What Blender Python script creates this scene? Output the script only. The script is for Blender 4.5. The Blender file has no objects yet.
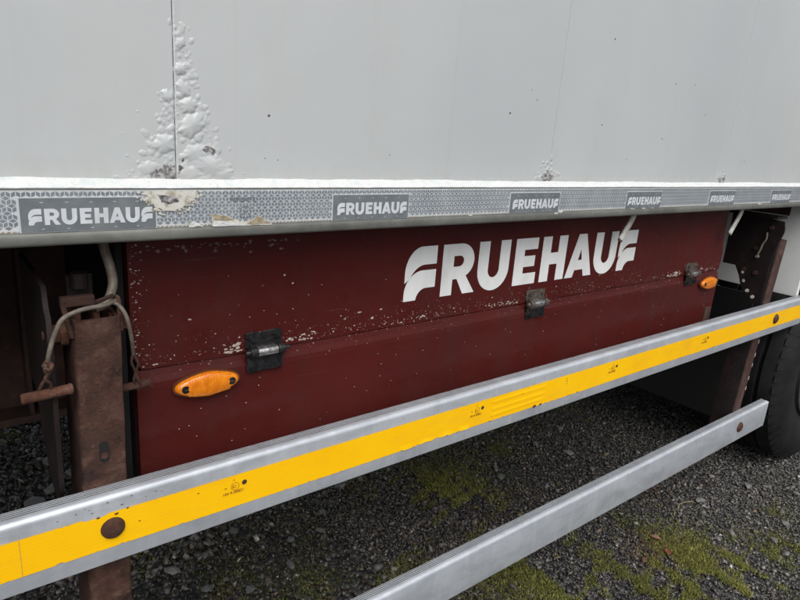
import bpy, bmesh, math, random
import numpy as np
from mathutils import Vector, Matrix

# ------------------------------------------------------------------ camera
scene = bpy.context.scene
random.seed(7)
rng = np.random.default_rng(11)
PI = math.pi

cam_data = bpy.data.cameras.new('camera')
cam = bpy.data.objects.new('camera', cam_data)
scene.collection.objects.link(cam)
scene.camera = cam
CR = ((0.78591776, 0.11269764, -0.60797411),
      (-0.61410727, 0.25699345, -0.74620817),
      (0.07214947, 0.95981957, 0.27118416))
m4 = Matrix([[*CR[0], 0], [*CR[1], 0], [*CR[2], 0], [0, 0, 0, 1]])
cam.matrix_world = Matrix.Translation((0, -0.8, 1.336)) @ m4
cam_data.sensor_width = 36
cam_data.lens = 615 / 800 * 36
cam_data.clip_start = 0.02
cam_data.clip_end = 2000

# ------------------------------------------------------------------ world, sun, exposure
SUN_AZ, SUN_EL = math.radians(202), math.radians(52)
world = bpy.data.worlds.new('World')
scene.world = world
world.use_nodes = True
wn = world.node_tree
bg = wn.nodes['Background']
sky = wn.nodes.new('ShaderNodeTexSky')
sky.sky_type = 'NISHITA'
sky.sun_disc = False
sky.sun_elevation = SUN_EL
sky.sun_rotation = SUN_AZ
sky.air_density = 1.0
sky.dust_density = 6.0
hs = wn.nodes.new('ShaderNodeHueSaturation')
hs.inputs['Saturation'].default_value = 0.33
wn.links.new(sky.outputs[0], hs.inputs['Color'])
wn.links.new(hs.outputs[0], bg.inputs['Color'])
bg.inputs['Strength'].default_value = 0.15
sl = bpy.data.lights.new('sun', 'SUN')
sl.energy = 1.1
sl.angle = math.radians(60)
sl.color = (1.0, 0.97, 0.93)
sun = bpy.data.objects.new('sun', sl)
scene.collection.objects.link(sun)
sd = Vector((math.sin(SUN_AZ) * math.cos(SUN_EL), math.cos(SUN_AZ) * math.cos(SUN_EL), math.sin(SUN_EL)))
sun.rotation_euler = (-sd).to_track_quat('-Z', 'Y').to_euler()
sun.location = (-2, -6, 8)
scene.view_settings.view_transform = 'Standard'
scene.view_settings.look = 'None'
scene.view_settings.gamma = 1
scene.view_settings.exposure = -0.02

# ------------------------------------------------------------------ materials
def new_mat(name):
    m = bpy.data.materials.new(name)
    m.use_nodes = True
    nt = m.node_tree
    return m, nt, nt.nodes['Principled BSDF']

def noise(nt, scale, detail=4, rough=0.55, vec=None, dist=0.0):
    n = nt.nodes.new('ShaderNodeTexNoise')
    n.inputs['Scale'].default_value = scale
    n.inputs['Detail'].default_value = detail
    n.inputs['Roughness'].default_value = rough
    n.inputs['Distortion'].default_value = dist
    if vec is not None:
        nt.links.new(vec, n.inputs['Vector'])
    return n.outputs['Fac']

def ramp(nt, fac, stops):
    r = nt.nodes.new('ShaderNodeValToRGB')
    el = r.color_ramp.elements
    while len(el) < len(stops):
        el.new(0.5)
    for e, (p, c) in zip(el, stops):
        e.position = p
        e.color = (*c, 1) if len(c) == 3 else c
    nt.links.new(fac, r.inputs[0])
    return r.outputs[0]

def mix(nt, fac, a, b, mode='MIX'):
    n = nt.nodes.new('ShaderNodeMix')
    n.data_type = 'RGBA'
    n.blend_type = mode
    for sock, v in ((n.inputs[0], fac), (n.inputs[6], a), (n.inputs[7], b)):
        if isinstance(v, (int, float)):
            sock.default_value = v
        elif isinstance(v, tuple):
            sock.default_value = (*v, 1)
        else:
            nt.links.new(v, sock)
    return n.outputs[2]

def math_node(nt, op, a, b=0.0, c=0.0):
    n = nt.nodes.new('ShaderNodeMath')
    n.operation = op
    for i, v in enumerate((a, b, c)):
        if isinstance(v, (int, float)):
            n.inputs[i].default_value = v
        else:
            nt.links.new(v, n.inputs[i])
    return n.outputs[0]

def bump(nt, bsdf, h, strength=0.3, dist=0.002):
    b = nt.nodes.new('ShaderNodeBump')
    b.inputs['Strength'].default_value = strength
    b.inputs['Distance'].default_value = dist
    nt.links.new(h, b.inputs['Height'])
    nt.links.new(b.outputs[0], bsdf.inputs['Normal'])

def coords(nt, scale=None):
    t = nt.nodes.new('ShaderNodeTexCoord')
    if scale is None:
        return t.outputs['Object']
    mp = nt.nodes.new('ShaderNodeMapping')
    mp.inputs['Scale'].default_value = scale
    nt.links.new(t.outputs['Object'], mp.inputs['Vector'])
    return mp.outputs[0]

def simple(name, col, rough=0.5, metal=0.0, col2=None, scale=30, bstr=0.0, bscale=200, coat=0.0, stretch=None, lo=0.4, hi=0.65):
    m, nt, b = new_mat(name)
    b.inputs['Roughness'].default_value = rough
    b.inputs['Metallic'].default_value = metal
    b.inputs['Coat Weight'].default_value = coat
    v = coords(nt, stretch)
    if col2:
        c = ramp(nt, noise(nt, scale, 6, 0.6, v), [(lo, col), (hi, col2)])
        nt.links.new(c, b.inputs['Base Color'])
    else:
        b.inputs['Base Color'].default_value = (*col, 1)
    if bstr:
        bump(nt, b, noise(nt, bscale, 4, 0.6, v), bstr, 0.002)
    return m

M = {}
def wall_paint():
    m, nt, b = new_mat('wall_paint')
    big = noise(nt, 1.6, 3, 0.5, coords(nt, (1, 1, 0.5)))
    streak = noise(nt, 9, 5, 0.6, coords(nt, (2.2, 1, 0.12)))
    c = ramp(nt, big, [(0.28, (0.440, 0.474, 0.502)), (0.72, (0.535, 0.562, 0.575))])
    c = mix(nt, math_node(nt, 'MULTIPLY', streak, 0.30), c, (0.47, 0.48, 0.465))
    fine = noise(nt, 240, 3, 0.7, coords(nt))
    c = mix(nt, ramp(nt, fine, [(0.68, (0, 0, 0)), (0.78, (0.35, 0.35, 0.35))]), c, (0.36, 0.37, 0.36))
    dirt = noise(nt, 14, 6, 0.65, coords(nt, (1, 1, 0.6)))
    c = mix(nt, ramp(nt, dirt, [(0.56, (0, 0, 0)), (0.8, (0.30, 0.30, 0.30))]), c, (0.45, 0.455, 0.42))
    run = noise(nt, 20, 4, 0.6, coords(nt, (1.6, 1, 0.03)))
    c = mix(nt, ramp(nt, run, [(0.60, (0, 0, 0)), (0.72, (0.22, 0.22, 0.22))]), c, (0.44, 0.45, 0.43))
    sp_ = nt.nodes.new('ShaderNodeSeparateXYZ')
    nt.links.new(coords(nt), sp_.inputs[0])
    low = math_node(nt, 'SUBTRACT', 1.0, math_node(nt, 'MULTIPLY', math_node(nt, 'SUBTRACT', sp_.outputs['Z'], 1.245), 18.0))
    grime = math_node(nt, 'MULTIPLY', low, noise(nt, 40, 5, 0.7, coords(nt, (1, 1, 0.5))))
    c = mix(nt, ramp(nt, grime, [(0.25, (0, 0, 0)), (0.6, (0.4, 0.4, 0.4))]), c, (0.40, 0.40, 0.36))
    nt.links.new(c, b.inputs['Base Color'])
    b.inputs['Roughness'].default_value = 0.34
    bump(nt, b, noise(nt, 5, 3, 0.5, coords(nt)), 0.35, 0.006)
    return m
M['wall'] = wall_paint()

def rust(name, c1, c2, c3, scale=25, bs=0.7, rough=0.8):
    m, nt, b = new_mat(name)
    v = coords(nt)
    n1 = noise(nt, scale, 8, 0.65, v, 0.3)
    c = ramp(nt, n1, [(0.32, c1), (0.52, c2), (0.72, c3)])
    n2 = noise(nt, scale * 5, 5, 0.7, v)
    c = mix(nt, ramp(nt, n2, [(0.5, (0, 0, 0)), (0.75, (0.55, 0.55, 0.55))]), c, c1)
    nt.links.new(c, b.inputs['Base Color'])
    b.inputs['Roughness'].default_value = rough
    b.inputs['Specular IOR Level'].default_value = 0.3
    n4 = noise(nt, scale * 0.5, 6, 0.7, v, 0.6)
    c = mix(nt, ramp(nt, n4, [(0.52, (0, 0, 0)), (0.60, (0.7, 0.7, 0.7))]), c, tuple(0.55 * x + 0.004 for x in c2))
    n5 = noise(nt, scale * 1.3, 7, 0.75, v, 0.2)
    c = mix(nt, ramp(nt, n5, [(0.60, (0, 0, 0)), (0.68, (0.75, 0.75, 0.75))]), c, tuple(1.25 * x for x in c3))
    nt.links.new(c, b.inputs['Base Color'])
    h = mix(nt, 0.5, n5, noise(nt, scale * 7, 6, 0.75, v))
    bump(nt, b, h, bs, 0.007)
    return m
M['rust'] = rust('rusty_steel', (0.026, 0.014, 0.011), (0.090, 0.042, 0.030), (0.155, 0.095, 0.072), 30, 1.0)
M['rust_bright'] = rust('orange_rust', (0.06, 0.024, 0.015), (0.13, 0.055, 0.035), (0.20, 0.11, 0.08), 60, 0.8)
M['rust_dark'] = rust('dark_rusty_steel', (0.022, 0.013, 0.011), (0.05, 0.024, 0.018), (0.085, 0.045, 0.033), 14, 0.6)
M['chassis'] = rust('chassis_paint', (0.022, 0.015, 0.013), (0.055, 0.029, 0.023), (0.10, 0.05, 0.037), 9, 0.5)
M['gusset'] = rust('dark_red_steel', (0.007, 0.005, 0.006), (0.014, 0.008, 0.008), (0.034, 0.015, 0.015), 18, 0.4, 0.6)
M['wine'] = rust('dull_red_steel', (0.04, 0.02, 0.018), (0.07, 0.038, 0.033), (0.12, 0.08, 0.066), 14, 0.4, 0.6)

def red_paint():
    m, nt, b = new_mat('oxide_red_paint')
    v = coords(nt)
    n = noise(nt, 3.0, 5, 0.6, coords(nt, (0.7, 1, 1.6)))
    c = ramp(nt, n, [(0.3, (0.060, 0.0098, 0.0088)), (0.7, (0.085, 0.0130, 0.0115))])
    st = noise(nt, 26, 5, 0.6, coords(nt, (0.5, 1, 0.05)))
    c = mix(nt, ramp(nt, st, [(0.48, (0, 0, 0)), (0.75, (0.6, 0.6, 0.6))]), c, (0.055, 0.019, 0.017))
    dust = noise(nt, 5, 8, 0.72, coords(nt, (0.8, 1, 1.3)), 0.4)
    c = mix(nt, ramp(nt, dust, [(0.50, (0, 0, 0)), (0.72, (0.35, 0.35, 0.35))]), c, (0.085, 0.030, 0.024))
    scr = noise(nt, 10, 3, 0.5, coords(nt, (0.35, 1, 24.0)), 0.6)
    c = mix(nt, ramp(nt, scr, [(0.70, (0, 0, 0)), (0.74, (0.4, 0.4, 0.4))]), c, (0.14, 0.06, 0.05))
    nf = noise(nt, 130, 4, 0.7, v)
    c = mix(nt, ramp(nt, nf, [(0.64, (0, 0, 0)), (0.75, (0.5, 0.5, 0.5))]), c, (0.10, 0.033, 0.03))
    # worn pale flecks along the seam between the two panels
    sep = nt.nodes.new('ShaderNodeSeparateXYZ')
    nt.links.new(v, sep.inputs[0])
    dz = math_node(nt, 'ABSOLUTE', math_node(nt, 'SUBTRACT', sep.outputs['Z'], 0.972))
    near = math_node(nt, 'SUBTRACT', 1.0, math_node(nt, 'MULTIPLY', dz, 16.0))
    patch = noise(nt, 4.0, 3, 0.6, v)
    fl = noise(nt, 190, 4, 0.6, v)
    k = math_node(nt, 'ADD', math_node(nt, 'MULTIPLY', near, 0.13), fl)
    k = math_node(nt, 'ADD', k, math_node(nt, 'MULTIPLY', patch, 0.15))
    mask = ramp(nt, k, [(0.825, (0, 0, 0)), (0.85, (1, 1, 1))])
    c = mix(nt, mask, c, (0.36, 0.27, 0.24))
    nt.links.new(c, b.inputs['Base Color'])
    rr = ramp(nt, noise(nt, 7, 5, 0.6, v), [(0.35, (0.20, 0.20, 0.20)), (0.65, (0.50, 0.50, 0.50))])
    nt.links.new(rr, b.inputs['Roughness'])
    b.inputs['Specular IOR Level'].default_value = 0.17
    h = mix(nt, 0.5, noise(nt, 6, 4, 0.5, v), noise(nt, 120, 4, 0.7, v))
    bump(nt, b, h, 0.22, 0.003)
    return m
M['red'] = red_paint()

def alu(name, c1, c2, rough=0.42, metal=0.6, stretch=(0.6, 1, 1)):
    m, nt, b = new_mat(name)
    v = coords(nt, stretch)
    n = noise(nt, 18, 7, 0.65, v)
    c = ramp(nt, n, [(0.3, c1), (0.7, c2)])
    cross = noise(nt, 55, 4, 0.6, coords(nt, (1, 1, 0.12)))
    c = mix(nt, ramp(nt, cross, [(0.5, (0, 0, 0)), (0.75, (0.4, 0.4, 0.4))]), c, tuple(x * 1.22 for x in c2))
    sp = noise(nt, 220, 3, 0.7, coords(nt))
    c = mix(nt, ramp(nt, sp, [(0.72, (0, 0, 0)), (0.76, (0.6, 0.6, 0.6))]), c, (0.2, 0.18, 0.16))
    gr_ = noise(nt, 7, 8, 0.75, coords(nt, (0.8, 1, 2.2)), 0.5)
    c = mix(nt, ramp(nt, gr_, [(0.50, (0, 0, 0)), (0.66, (0.45, 0.45, 0.45))]), c, tuple(0.66 * x for x in c1))
    nt.links.new(c, b.inputs['Base Color'])
    b.inputs['Metallic'].default_value = metal
    r = ramp(nt, n, [(0.3, (rough - 0.06,) * 3), (0.7, (rough + 0.1,) * 3)])
    nt.links.new(r, b.inputs['Roughness'])
    bump(nt, b, noise(nt, 30, 3, 0.5, v), 0.05, 0.001)
    return m
M['alu'] = alu('brushed_aluminium', (0.50, 0.54, 0.595), (0.62, 0.66, 0.71), 0.36, 0.4)
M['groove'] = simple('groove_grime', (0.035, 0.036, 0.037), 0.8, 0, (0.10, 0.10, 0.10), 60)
M['lip'] = alu('dull_aluminium', (0.125, 0.13, 0.12), (0.21, 0.215, 0.20), 0.5, 0.3)
M['bead'] = simple('white_sealant', (0.64, 0.655, 0.66), 0.6, 0, (0.44, 0.57, 0.55), 70, 0.9, 190, lo=0.50, hi=0.80)
M['yellow'] = None
def yellow():
    m, nt, b = new_mat('yellow_reflective')
    v = coords(nt)
    n = noise(nt, 7, 5, 0.6, v)
    c = ramp(nt, n, [(0.3, (0.93, 0.50, 0.002)), (0.7, (0.97, 0.57, 0.004))])
    w = nt.nodes.new('ShaderNodeTexWave')
    w.wave_type = 'BANDS'; w.bands_direction = 'Z'
    w.inputs['Scale'].default_value = 55
    w.inputs['Distortion'].default_value = 1.4
    w.inputs['Detail'].default_value = 2
    w.inputs['Detail Scale'].default_value = 0.2
    nt.links.new(v, w.inputs['Vector'])
    wave = ramp(nt, w.outputs['Fac'], [(0.3, (0, 0, 0)), (0.9, (1, 1, 1))])
    c = mix(nt, math_node(nt, 'MULTIPLY', wave, 0.11), c, (0.80, 0.36, 0.004))
    ww = noise(nt, 11, 6, 0.65, coords(nt, (0.5, 1, 1.6)))
    c = mix(nt, ramp(nt, ww, [(0.50, (0, 0, 0)), (0.72, (0.5, 0.5, 0.5))]), c, (0.78, 0.40, 0.02))
    g = noise(nt, 90, 4, 0.7, coords(nt, (0.4, 1, 1)))
    c = mix(nt, ramp(nt, g, [(0.66, (0, 0, 0)), (0.78, (0.35, 0.35, 0.35))]), c, (0.5, 0.28, 0.03))
    nt.links.new(c, b.inputs['Base Color'])
    b.inputs['Roughness'].default_value = 0.4
    b.inputs['Specular IOR Level'].default_value = 0.25
    bump(nt, b, w.outputs['Fac'], 0.03, 0.001)
    return m
M['yellow'] = yellow()
M['tape_light'] = simple('silver_tape', (0.50, 0.54, 0.57), 0.4, 0.1, (0.62, 0.65, 0.67), 40)
M['tape_dark'] = simple('silver_tape_cells', (0.175, 0.205, 0.24), 0.35, 0.1, (0.26, 0.29, 0.325), 25)
M['sticker'] = simple('grey_print', (0.135, 0.155, 0.172), 0.4, 0, (0.185, 0.205, 0.22), 30)
M['print_white'] = simple('pale_print', (0.62, 0.66, 0.70), 0.45, 0, (0.54, 0.57, 0.60), 30)
M['letter'] = simple('white_lettering', (0.82, 0.84, 0.85), 0.42, 0, (0.66, 0.68, 0.68), 16, 0.1, 150, lo=0.38, hi=0.72, stretch=(1, 1, 0.4))
M['cream'] = simple('aged_glue', (0.36, 0.33, 0.26), 0.7, 0, (0.60, 0.60, 0.55), 70, 0.5, 120, lo=0.38, hi=0.52)
M['tan'] = simple('dried_glue', (0.26, 0.21, 0.14), 0.8, 0, (0.42, 0.36, 0.26), 120, 0.8, 150)
M['chip'] = simple('pale_primer', (0.50, 0.45, 0.40), 0.7, 0, (0.30, 0.22, 0.19), 90)
M['dirt'] = simple('dark_speck', (0.05, 0.045, 0.04), 0.8)
M['bare'] = simple('bare_corroded_metal', (0.085, 0.08, 0.08), 0.6, 0.2, (0.46, 0.46, 0.46), 130, 0.8, 260, lo=0.4, hi=0.6)
M['black'] = simple('black_hinge_paint', (0.010, 0.011, 0.013), 0.28, 0.2, (0.030, 0.030, 0.032), 70, 0.6, 160)
M['steel'] = simple('worn_steel', (0.75, 0.75, 0.76), 0.25, 0.9, (0.25, 0.24, 0.23), 90, 0.3, 160)
M['dull_steel'] = simple('dull_hinge_steel', (0.20, 0.18, 0.165), 0.42, 0.6, (0.09, 0.06, 0.045), 80, 0.5, 160)
M['cable'] = simple('dirty_cable', (0.17, 0.15, 0.125), 0.6, 0, (0.08, 0.065, 0.05), 60, 0.4, 200)
M['tube'] = simple('weathered_tube', (0.20, 0.18, 0.145), 0.55, 0.1, (0.08, 0.055, 0.04), 40, 0.4, 120)
M['strap'] = simple('pale_plastic', (0.62, 0.62, 0.59), 0.55, 0, (0.42, 0.41, 0.37), 60, 0.3, 160)
M['void'] = simple('black_gap', (0.008, 0.008, 0.008), 0.9)
M['white_panel'] = simple('white_panel_paint', (0.80, 0.82, 0.82), 0.4, 0, (0.72, 0.75, 0.75), 5)
M['bolt'] = rust('brown_bolt', (0.045, 0.022, 0.015), (0.085, 0.04, 0.027), (0.14, 0.075, 0.05), 60, 0.7)
M['body'] = simple('underbody_black', (0.02, 0.018, 0.017), 0.8, 0, (0.035, 0.028, 0.025), 5)
def rubber():
    m, nt, b = new_mat('tyre_rubber')
    v = coords(nt)
    c = ramp(nt, noise(nt, 12, 6, 0.65, v), [(0.35, (0.007, 0.0078, 0.009)), (0.7, (0.018, 0.018, 0.0195))])
    nt.links.new(c, b.inputs['Base Color'])
    b.inputs['Roughness'].default_value = 0.75
    b.inputs['Specular IOR Level'].default_value = 0.25
    bump(nt, b, noise(nt, 150, 4, 0.6, v), 0.2, 0.002)
    return m
M['rubber'] = rubber()
M['rim'] = simple('rim_silver', (0.05, 0.05, 0.054), 0.6, 0.2, (0.03, 0.03, 0.03), 20, 0.3, 90)

def lens():
    m, nt, b = new_mat('amber_lens')
    v = coords(nt)
    c = ramp(nt, noise(nt, 60, 3, 0.6, v), [(0.3, (0.60, 0.150, 0.003)), (0.7, (0.85, 0.27, 0.010))])
    nt.links.new(c, b.inputs['Base Color'])
    b.inputs['Roughness'].default_value = 0.18
    b.inputs['Coat Weight'].default_value = 0.5
    b.inputs['Subsurface Weight'].default_value = 0.25
    b.inputs['Subsurface Radius'].default_value = (0.01, 0.004, 0.001)
    w = nt.nodes.new('ShaderNodeTexWave')
    w.inputs['Scale'].default_value = 75
    w.bands_direction = 'X'
    nt.links.new(v, w.inputs['Vector'])
    bump(nt, b, w.outputs['Fac'], 0.22, 0.001)
    return m
M['lens'] = lens()
M['amber_dark'] = simple('amber_base', (0.11, 0.032, 0.008), 0.5)

def tinted(name, stops, rough, spec=0.5, nscale=120, b_s=0.4):
    m, nt, b = new_mat(name)
    a = nt.nodes.new('ShaderNodeAttribute')
    a.attribute_name = 'tint'
    c = ramp(nt, a.outputs['Fac'], stops)
    n = noise(nt, nscale, 4, 0.6, coords(nt))
    c = mix(nt, 0.35, c, ramp(nt, n, [(0.3, (0.25, 0.25, 0.25)), (0.75, (1.0, 1.0, 1.0))]), 'MULTIPLY')
    nt.links.new(c, b.inputs['Base Color'])
    b.inputs['Roughness'].default_value = rough
    b.inputs['Specular IOR Level'].default_value = spec
    if b_s:
        bump(nt, b, n, b_s, 0.002)
    return m
M['gravel'] = tinted('crushed_stone', [(0.0, (0.036, 0.033, 0.031)), (0.22, (0.075, 0.071, 0.068)), (0.50, (0.155, 0.150, 0.144)),
                                      (0.80, (0.27, 0.265, 0.25)), (0.90, (0.20, 0.15, 0.11)), (0.965, (0.26, 0.25, 0.23)), (1.0, (0.60, 0.59, 0.55))], 0.5)
M['stone'] = tinted('pale_stone', [(0, (0.10, 0.105, 0.11)), (1, (0.21, 0.215, 0.205))], 0.6)
M['moss'] = tinted('moss_green', [(0, (0.04, 0.05, 0.014)), (0.45, (0.165, 0.175, 0.045)), (0.75, (0.30, 0.31, 0.08)), (0.93, (0.42, 0.42, 0.14)), (1, (0.20, 0.12, 0.045))], 0.75, 0.2, 60, 0)
M['litter'] = tinted('plant_litter', [(0, (0.05, 0.028, 0.015)), (0.5, (0.13, 0.07, 0.035)), (1, (0.26, 0.19, 0.10))], 0.8, 0.2, 60, 0)
M['leaf'] = simple('dead_leaf', (0.20, 0.07, 0.03), 0.6, 0, (0.12, 0.04, 0.02), 60, 0.4, 120)
M['straw'] = simple('dry_straw', (0.40, 0.32, 0.18), 0.7, 0, (0.28, 0.2, 0.1), 60)

def ground_mat():
    m, nt, b = new_mat('gravel_ground')
    v = coords(nt)
    vo = nt.nodes.new('ShaderNodeTexVoronoi')
    vo.inputs['Scale'].default_value = 55
    nt.links.new(v, vo.inputs['Vector'])
    sep = nt.nodes.new('ShaderNodeSeparateColor')
    nt.links.new(vo.outputs['Color'], sep.inputs[0])
    c = ramp(nt, sep.outputs[0], [(0.0, (0.018, 0.019, 0.022)), (0.6, (0.055, 0.057, 0.062)), (0.9, (0.11, 0.11, 0.11)), (1.0, (0.2, 0.19, 0.17))])
    edge = ramp(nt, vo.outputs['Distance'], [(0.25, (1, 1, 1)), (0.75, (0.35, 0.32, 0.3))])
    c = mix(nt, 1.0, c, edge, 'MULTIPLY')
    g = noise(nt, 1.3, 5, 0.65, v)
    g2 = noise(nt, 60, 5, 0.7, v)
    k = math_node(nt, 'ADD', g, math_node(nt, 'MULTIPLY', g2, 0.5))
    c = mix(nt, ramp(nt, k, [(0.80, (0, 0, 0)), (0.92, (0.8, 0.8, 0.8))]), c, (0.05, 0.065, 0.014))
    nt.links.new(c, b.inputs['Base Color'])
    b.inputs['Roughness'].default_value = 0.7
    hh = math_node(nt, 'SUBTRACT', 1.0, vo.outputs['Distance'])
    bump(nt, b, hh, 0.9, 0.012)
    return m
M['ground'] = ground_mat()

# ------------------------------------------------------------------ mesh helpers
col = scene.collection

def link(name, me, mats, parent=None, kind=None, label=None, loc=None, smooth=False):
    me.name = name
    if not isinstance(mats, (list, tuple)):
        mats = [mats]
    if len(me.materials) == 0:
        for m in mats:
            me.materials.append(m)
    if smooth:
        me.polygons.foreach_set('use_smooth', [True] * len(me.polygons))
    o = bpy.data.objects.new(name, me)
    col.objects.link(o)
    if parent:
        o.parent = parent
    if kind:
        o['kind'] = kind
    if label:
        o['label'] = label
    if loc:
        o.location = loc
    return o

def auto_smooth(me, ang=35):
    me.polygons.foreach_set('use_smooth', [True] * len(me.polygons))
    try:
        me.set_sharp_from_angle(angle=math.radians(ang))
    except Exception:
        pass

def obj(name, bm, mats, parent=None, kind=None, label=None, loc=None, smooth=None):
    me = bpy.data.meshes.new(name)
    bmesh.ops.recalc_face_normals(bm, faces=bm.faces)
    bm.to_mesh(me)
    bm.free()
    o = link(name, me, mats, parent, kind, label, loc)
    if smooth:
        auto_smooth(me, smooth)
    return o

def obj_np(name, verts, faces, mats, parent=None, kind=None, tint=None, n=3, matidx=None):
    """fast mesh from numpy, all faces with n corners"""
    me = bpy.data.meshes.new(name)
    nv, nf = len(verts), len(faces)
    me.vertices.add(nv)
    me.vertices.foreach_set('co', np.asarray(verts, dtype=np.float32).ravel())
    me.loops.add(nf * n)
    me.loops.foreach_set('vertex_index', np.asarray(faces, dtype=np.int32).ravel())
    me.polygons.add(nf)
    me.polygons.foreach_set('loop_start', np.arange(0, nf * n, n, dtype=np.int32))
    me.polygons.foreach_set('loop_total', np.full(nf, n, dtype=np.int32))
    if tint is not None:
        a = me.attributes.new('tint', 'FLOAT', 'FACE')
        a.data.foreach_set('value', np.asarray(tint, dtype=np.float32))
    if matidx is not None:
        me.polygons.foreach_set('material_index', np.asarray(matidx, dtype=np.int32))
    me.update(calc_edges=True)
    me.validate()
    if not isinstance(mats, (list, tuple)):
        mats = [mats]
    for m in mats:
        me.materials.append(m)
    o = bpy.data.objects.new(name, me)
    col.objects.link(o)
    if parent:
        o.parent = parent
    if kind:
        o['kind'] = kind
    return o

def add_box(bm, x0, x1, y0, y1, z0, z1, bev=0.0, mi=0):
    vs = [bm.verts.new(p) for p in ((x0, y0, z0), (x1, y0, z0), (x1, y1, z0), (x0, y1, z0),
                                    (x0, y0, z1), (x1, y0, z1), (x1, y1, z1), (x0, y1, z1))]
    fs = [bm.faces.new([vs[i] for i in f]) for f in ((0, 3, 2, 1), (4, 5, 6, 7), (0, 1, 5, 4), (1, 2, 6, 5), (2, 3, 7, 6), (3, 0, 4, 7))]
    for f in fs:
        f.material_index = mi
    if bev:
        es = set()
        for f in fs:
            es.update(f.edges)
        bmesh.ops.bevel(bm, geom=list(es), offset=bev, segments=2, affect='EDGES', profile=0.6)
    return vs

def box_bm(*a, **k):
    bm = bmesh.new()
    add_box(bm, *a, **k)
    return bm

def add_cyl(bm, p0, p1, r0, r1=None, n=16, mi=0):
    p0, p1 = Vector(p0), Vector(p1)
    r1 = r0 if r1 is None else r1
    d = (p1 - p0)
    q = d.to_track_quat('Z', 'Y')
    a, b = [], []
    for i in range(n):
        t = 2 * PI * i / n
        a.append(bm.verts.new(p0 + q @ Vector((r0 * math.cos(t), r0 * math.sin(t), 0))))
        b.append(bm.verts.new(p1 + q @ Vector((r1 * math.cos(t), r1 * math.sin(t), 0))))
    fs = [bm.faces.new((a[i], a[(i + 1) % n], b[(i + 1) % n], b[i])) for i in range(n)]
    fs += [bm.faces.new(a[::-1]), bm.faces.new(b)]
    for f in fs:
        f.material_index = mi

def add_tube(bm, pts, r, n=10, mi=0, sub=6):
    """smooth tube through points (Catmull-Rom); r may be a list"""
    P = [Vector(p) for p in pts]
    rs = r if isinstance(r, (list, tuple)) else [r] * len(P)
    out, ro = [], []
    for i in range(len(P) - 1):
        a = P[max(i - 1, 0)]; b = P[i]; c = P[i + 1]; d = P[min(i + 2, len(P) - 1)]
        for k in range(sub):
            t = k / sub
            out.append(0.5 * ((2 * b) + (c - a) * t + (2 * a - 5 * b + 4 * c - d) * t * t + (3 * b - a - 3 * c + d) * t ** 3))
            ro.append(rs[i] * (1 - t) + rs[i + 1] * t)
    out.append(P[-1]); ro.append(rs[-1])
    rings = []
    nrm = None
    for i, p in enumerate(out):
        tg = (out[min(i + 1, len(out) - 1)] - out[max(i - 1, 0)]).normalized()
        if nrm is None:
            nrm = tg.orthogonal().normalized()
        nrm = (nrm - tg * nrm.dot(tg)).normalized()
        bn = tg.cross(nrm)
        rings.append([bm.verts.new(p + ro[i] * (math.cos(2 * PI * k / n) * nrm + math.sin(2 * PI * k / n) * bn)) for k in range(n)])
    for a, b in zip(rings, rings[1:]):
        for k in range(n):
            f = bm.faces.new((a[k], a[(k + 1) % n], b[(k + 1) % n], b[k])); f.material_index = mi
    bm.faces.new(rings[0][::-1]).material_index = mi
    bm.faces.new(rings[-1]).material_index = mi

def extrude_x(bm, prof, x0, x1, closed=True, mi=0, steps=1):
    """profile of (y, z) swept along x"""
    rows = []
    for s in range(steps + 1):
        x = x0 + (x1 - x0) * s / steps
        rows.append([bm.verts.new((x, y, z)) for y, z in prof])
    n = len(prof)
    for a, b in zip(rows, rows[1:]):
        for i in range(n if closed else n - 1):
            f = bm.faces.new((a[i], a[(i + 1) % n], b[(i + 1) % n], b[i])); f.material_index = mi
    if closed:
        bm.faces.new(rows[0][::-1]).material_index = mi
        bm.faces.new(rows[-1]).material_index = mi

def prism(bm, poly, axis, t0, t1, mi=0):
    """polygon extruded; axis 'x': poly is (y,z); axis 'y': poly is (x,z); axis 'z': (x,y)"""
    def P(u, v, t):
        return {'x': (t, u, v), 'y': (u, t, v), 'z': (u, v, t)}[axis]
    a = [bm.verts.new(P(u, v, t0)) for u, v in poly]
    b = [bm.verts.new(P(u, v, t1)) for u, v in poly]
    n = len(poly)
    fs = [bm.faces.new(a[::-1]), bm.faces.new(b)]
    fs += [bm.faces.new((a[i], a[(i + 1) % n], b[(i + 1) % n], b[i])) for i in range(n)]
    for f in fs:
        f.material_index = mi

def hexa(bm, c, axis, r, t, mi=0):
    """hex bolt head centred at c"""
    p = []
    for i in range(6):
        a = PI / 6 + i * PI / 3
        p.append((r * math.cos(a), r * math.sin(a)))
    if axis == 'x':
        prism(bm, [(c[1] + u, c[2] + v) for u, v in p], 'x', c[0], c[0] + t, mi)
    else:
        prism(bm, [(c[0] + u, c[2] + v) for u, v in p], 'y', c[1], c[1] + t, mi)

def shear(bm, k, z0, verts=None):
    for v in (verts or bm.verts):
        v.co.x += k * (v.co.z - z0)

def curve_mesh(name, splines, depth):
    """closed 2D outlines (holes by even-odd fill) -> mesh in the XZ plane facing -Y, origin at baseline"""
    cu = bpy.data.curves.new(name, 'CURVE')
    cu.dimensions = '2D'
    cu.fill_mode = 'BOTH'
    cu.extrude = depth
    for pts in splines:
        s = cu.splines.new('POLY')
        s.points.add(len(pts) - 1)
        for q, (x, y) in zip(s.points, pts):
            q.co = (x, y, 0, 1)
        s.use_cyclic_u = True
    o = bpy.data.objects.new(name, cu)
    me = bpy.data.meshes.new_from_object(o)
    bpy.data.objects.remove(o)
    bpy.data.curves.remove(cu)
    me.transform(Matrix.Rotation(PI / 2, 4, 'X'))
    return me

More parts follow.
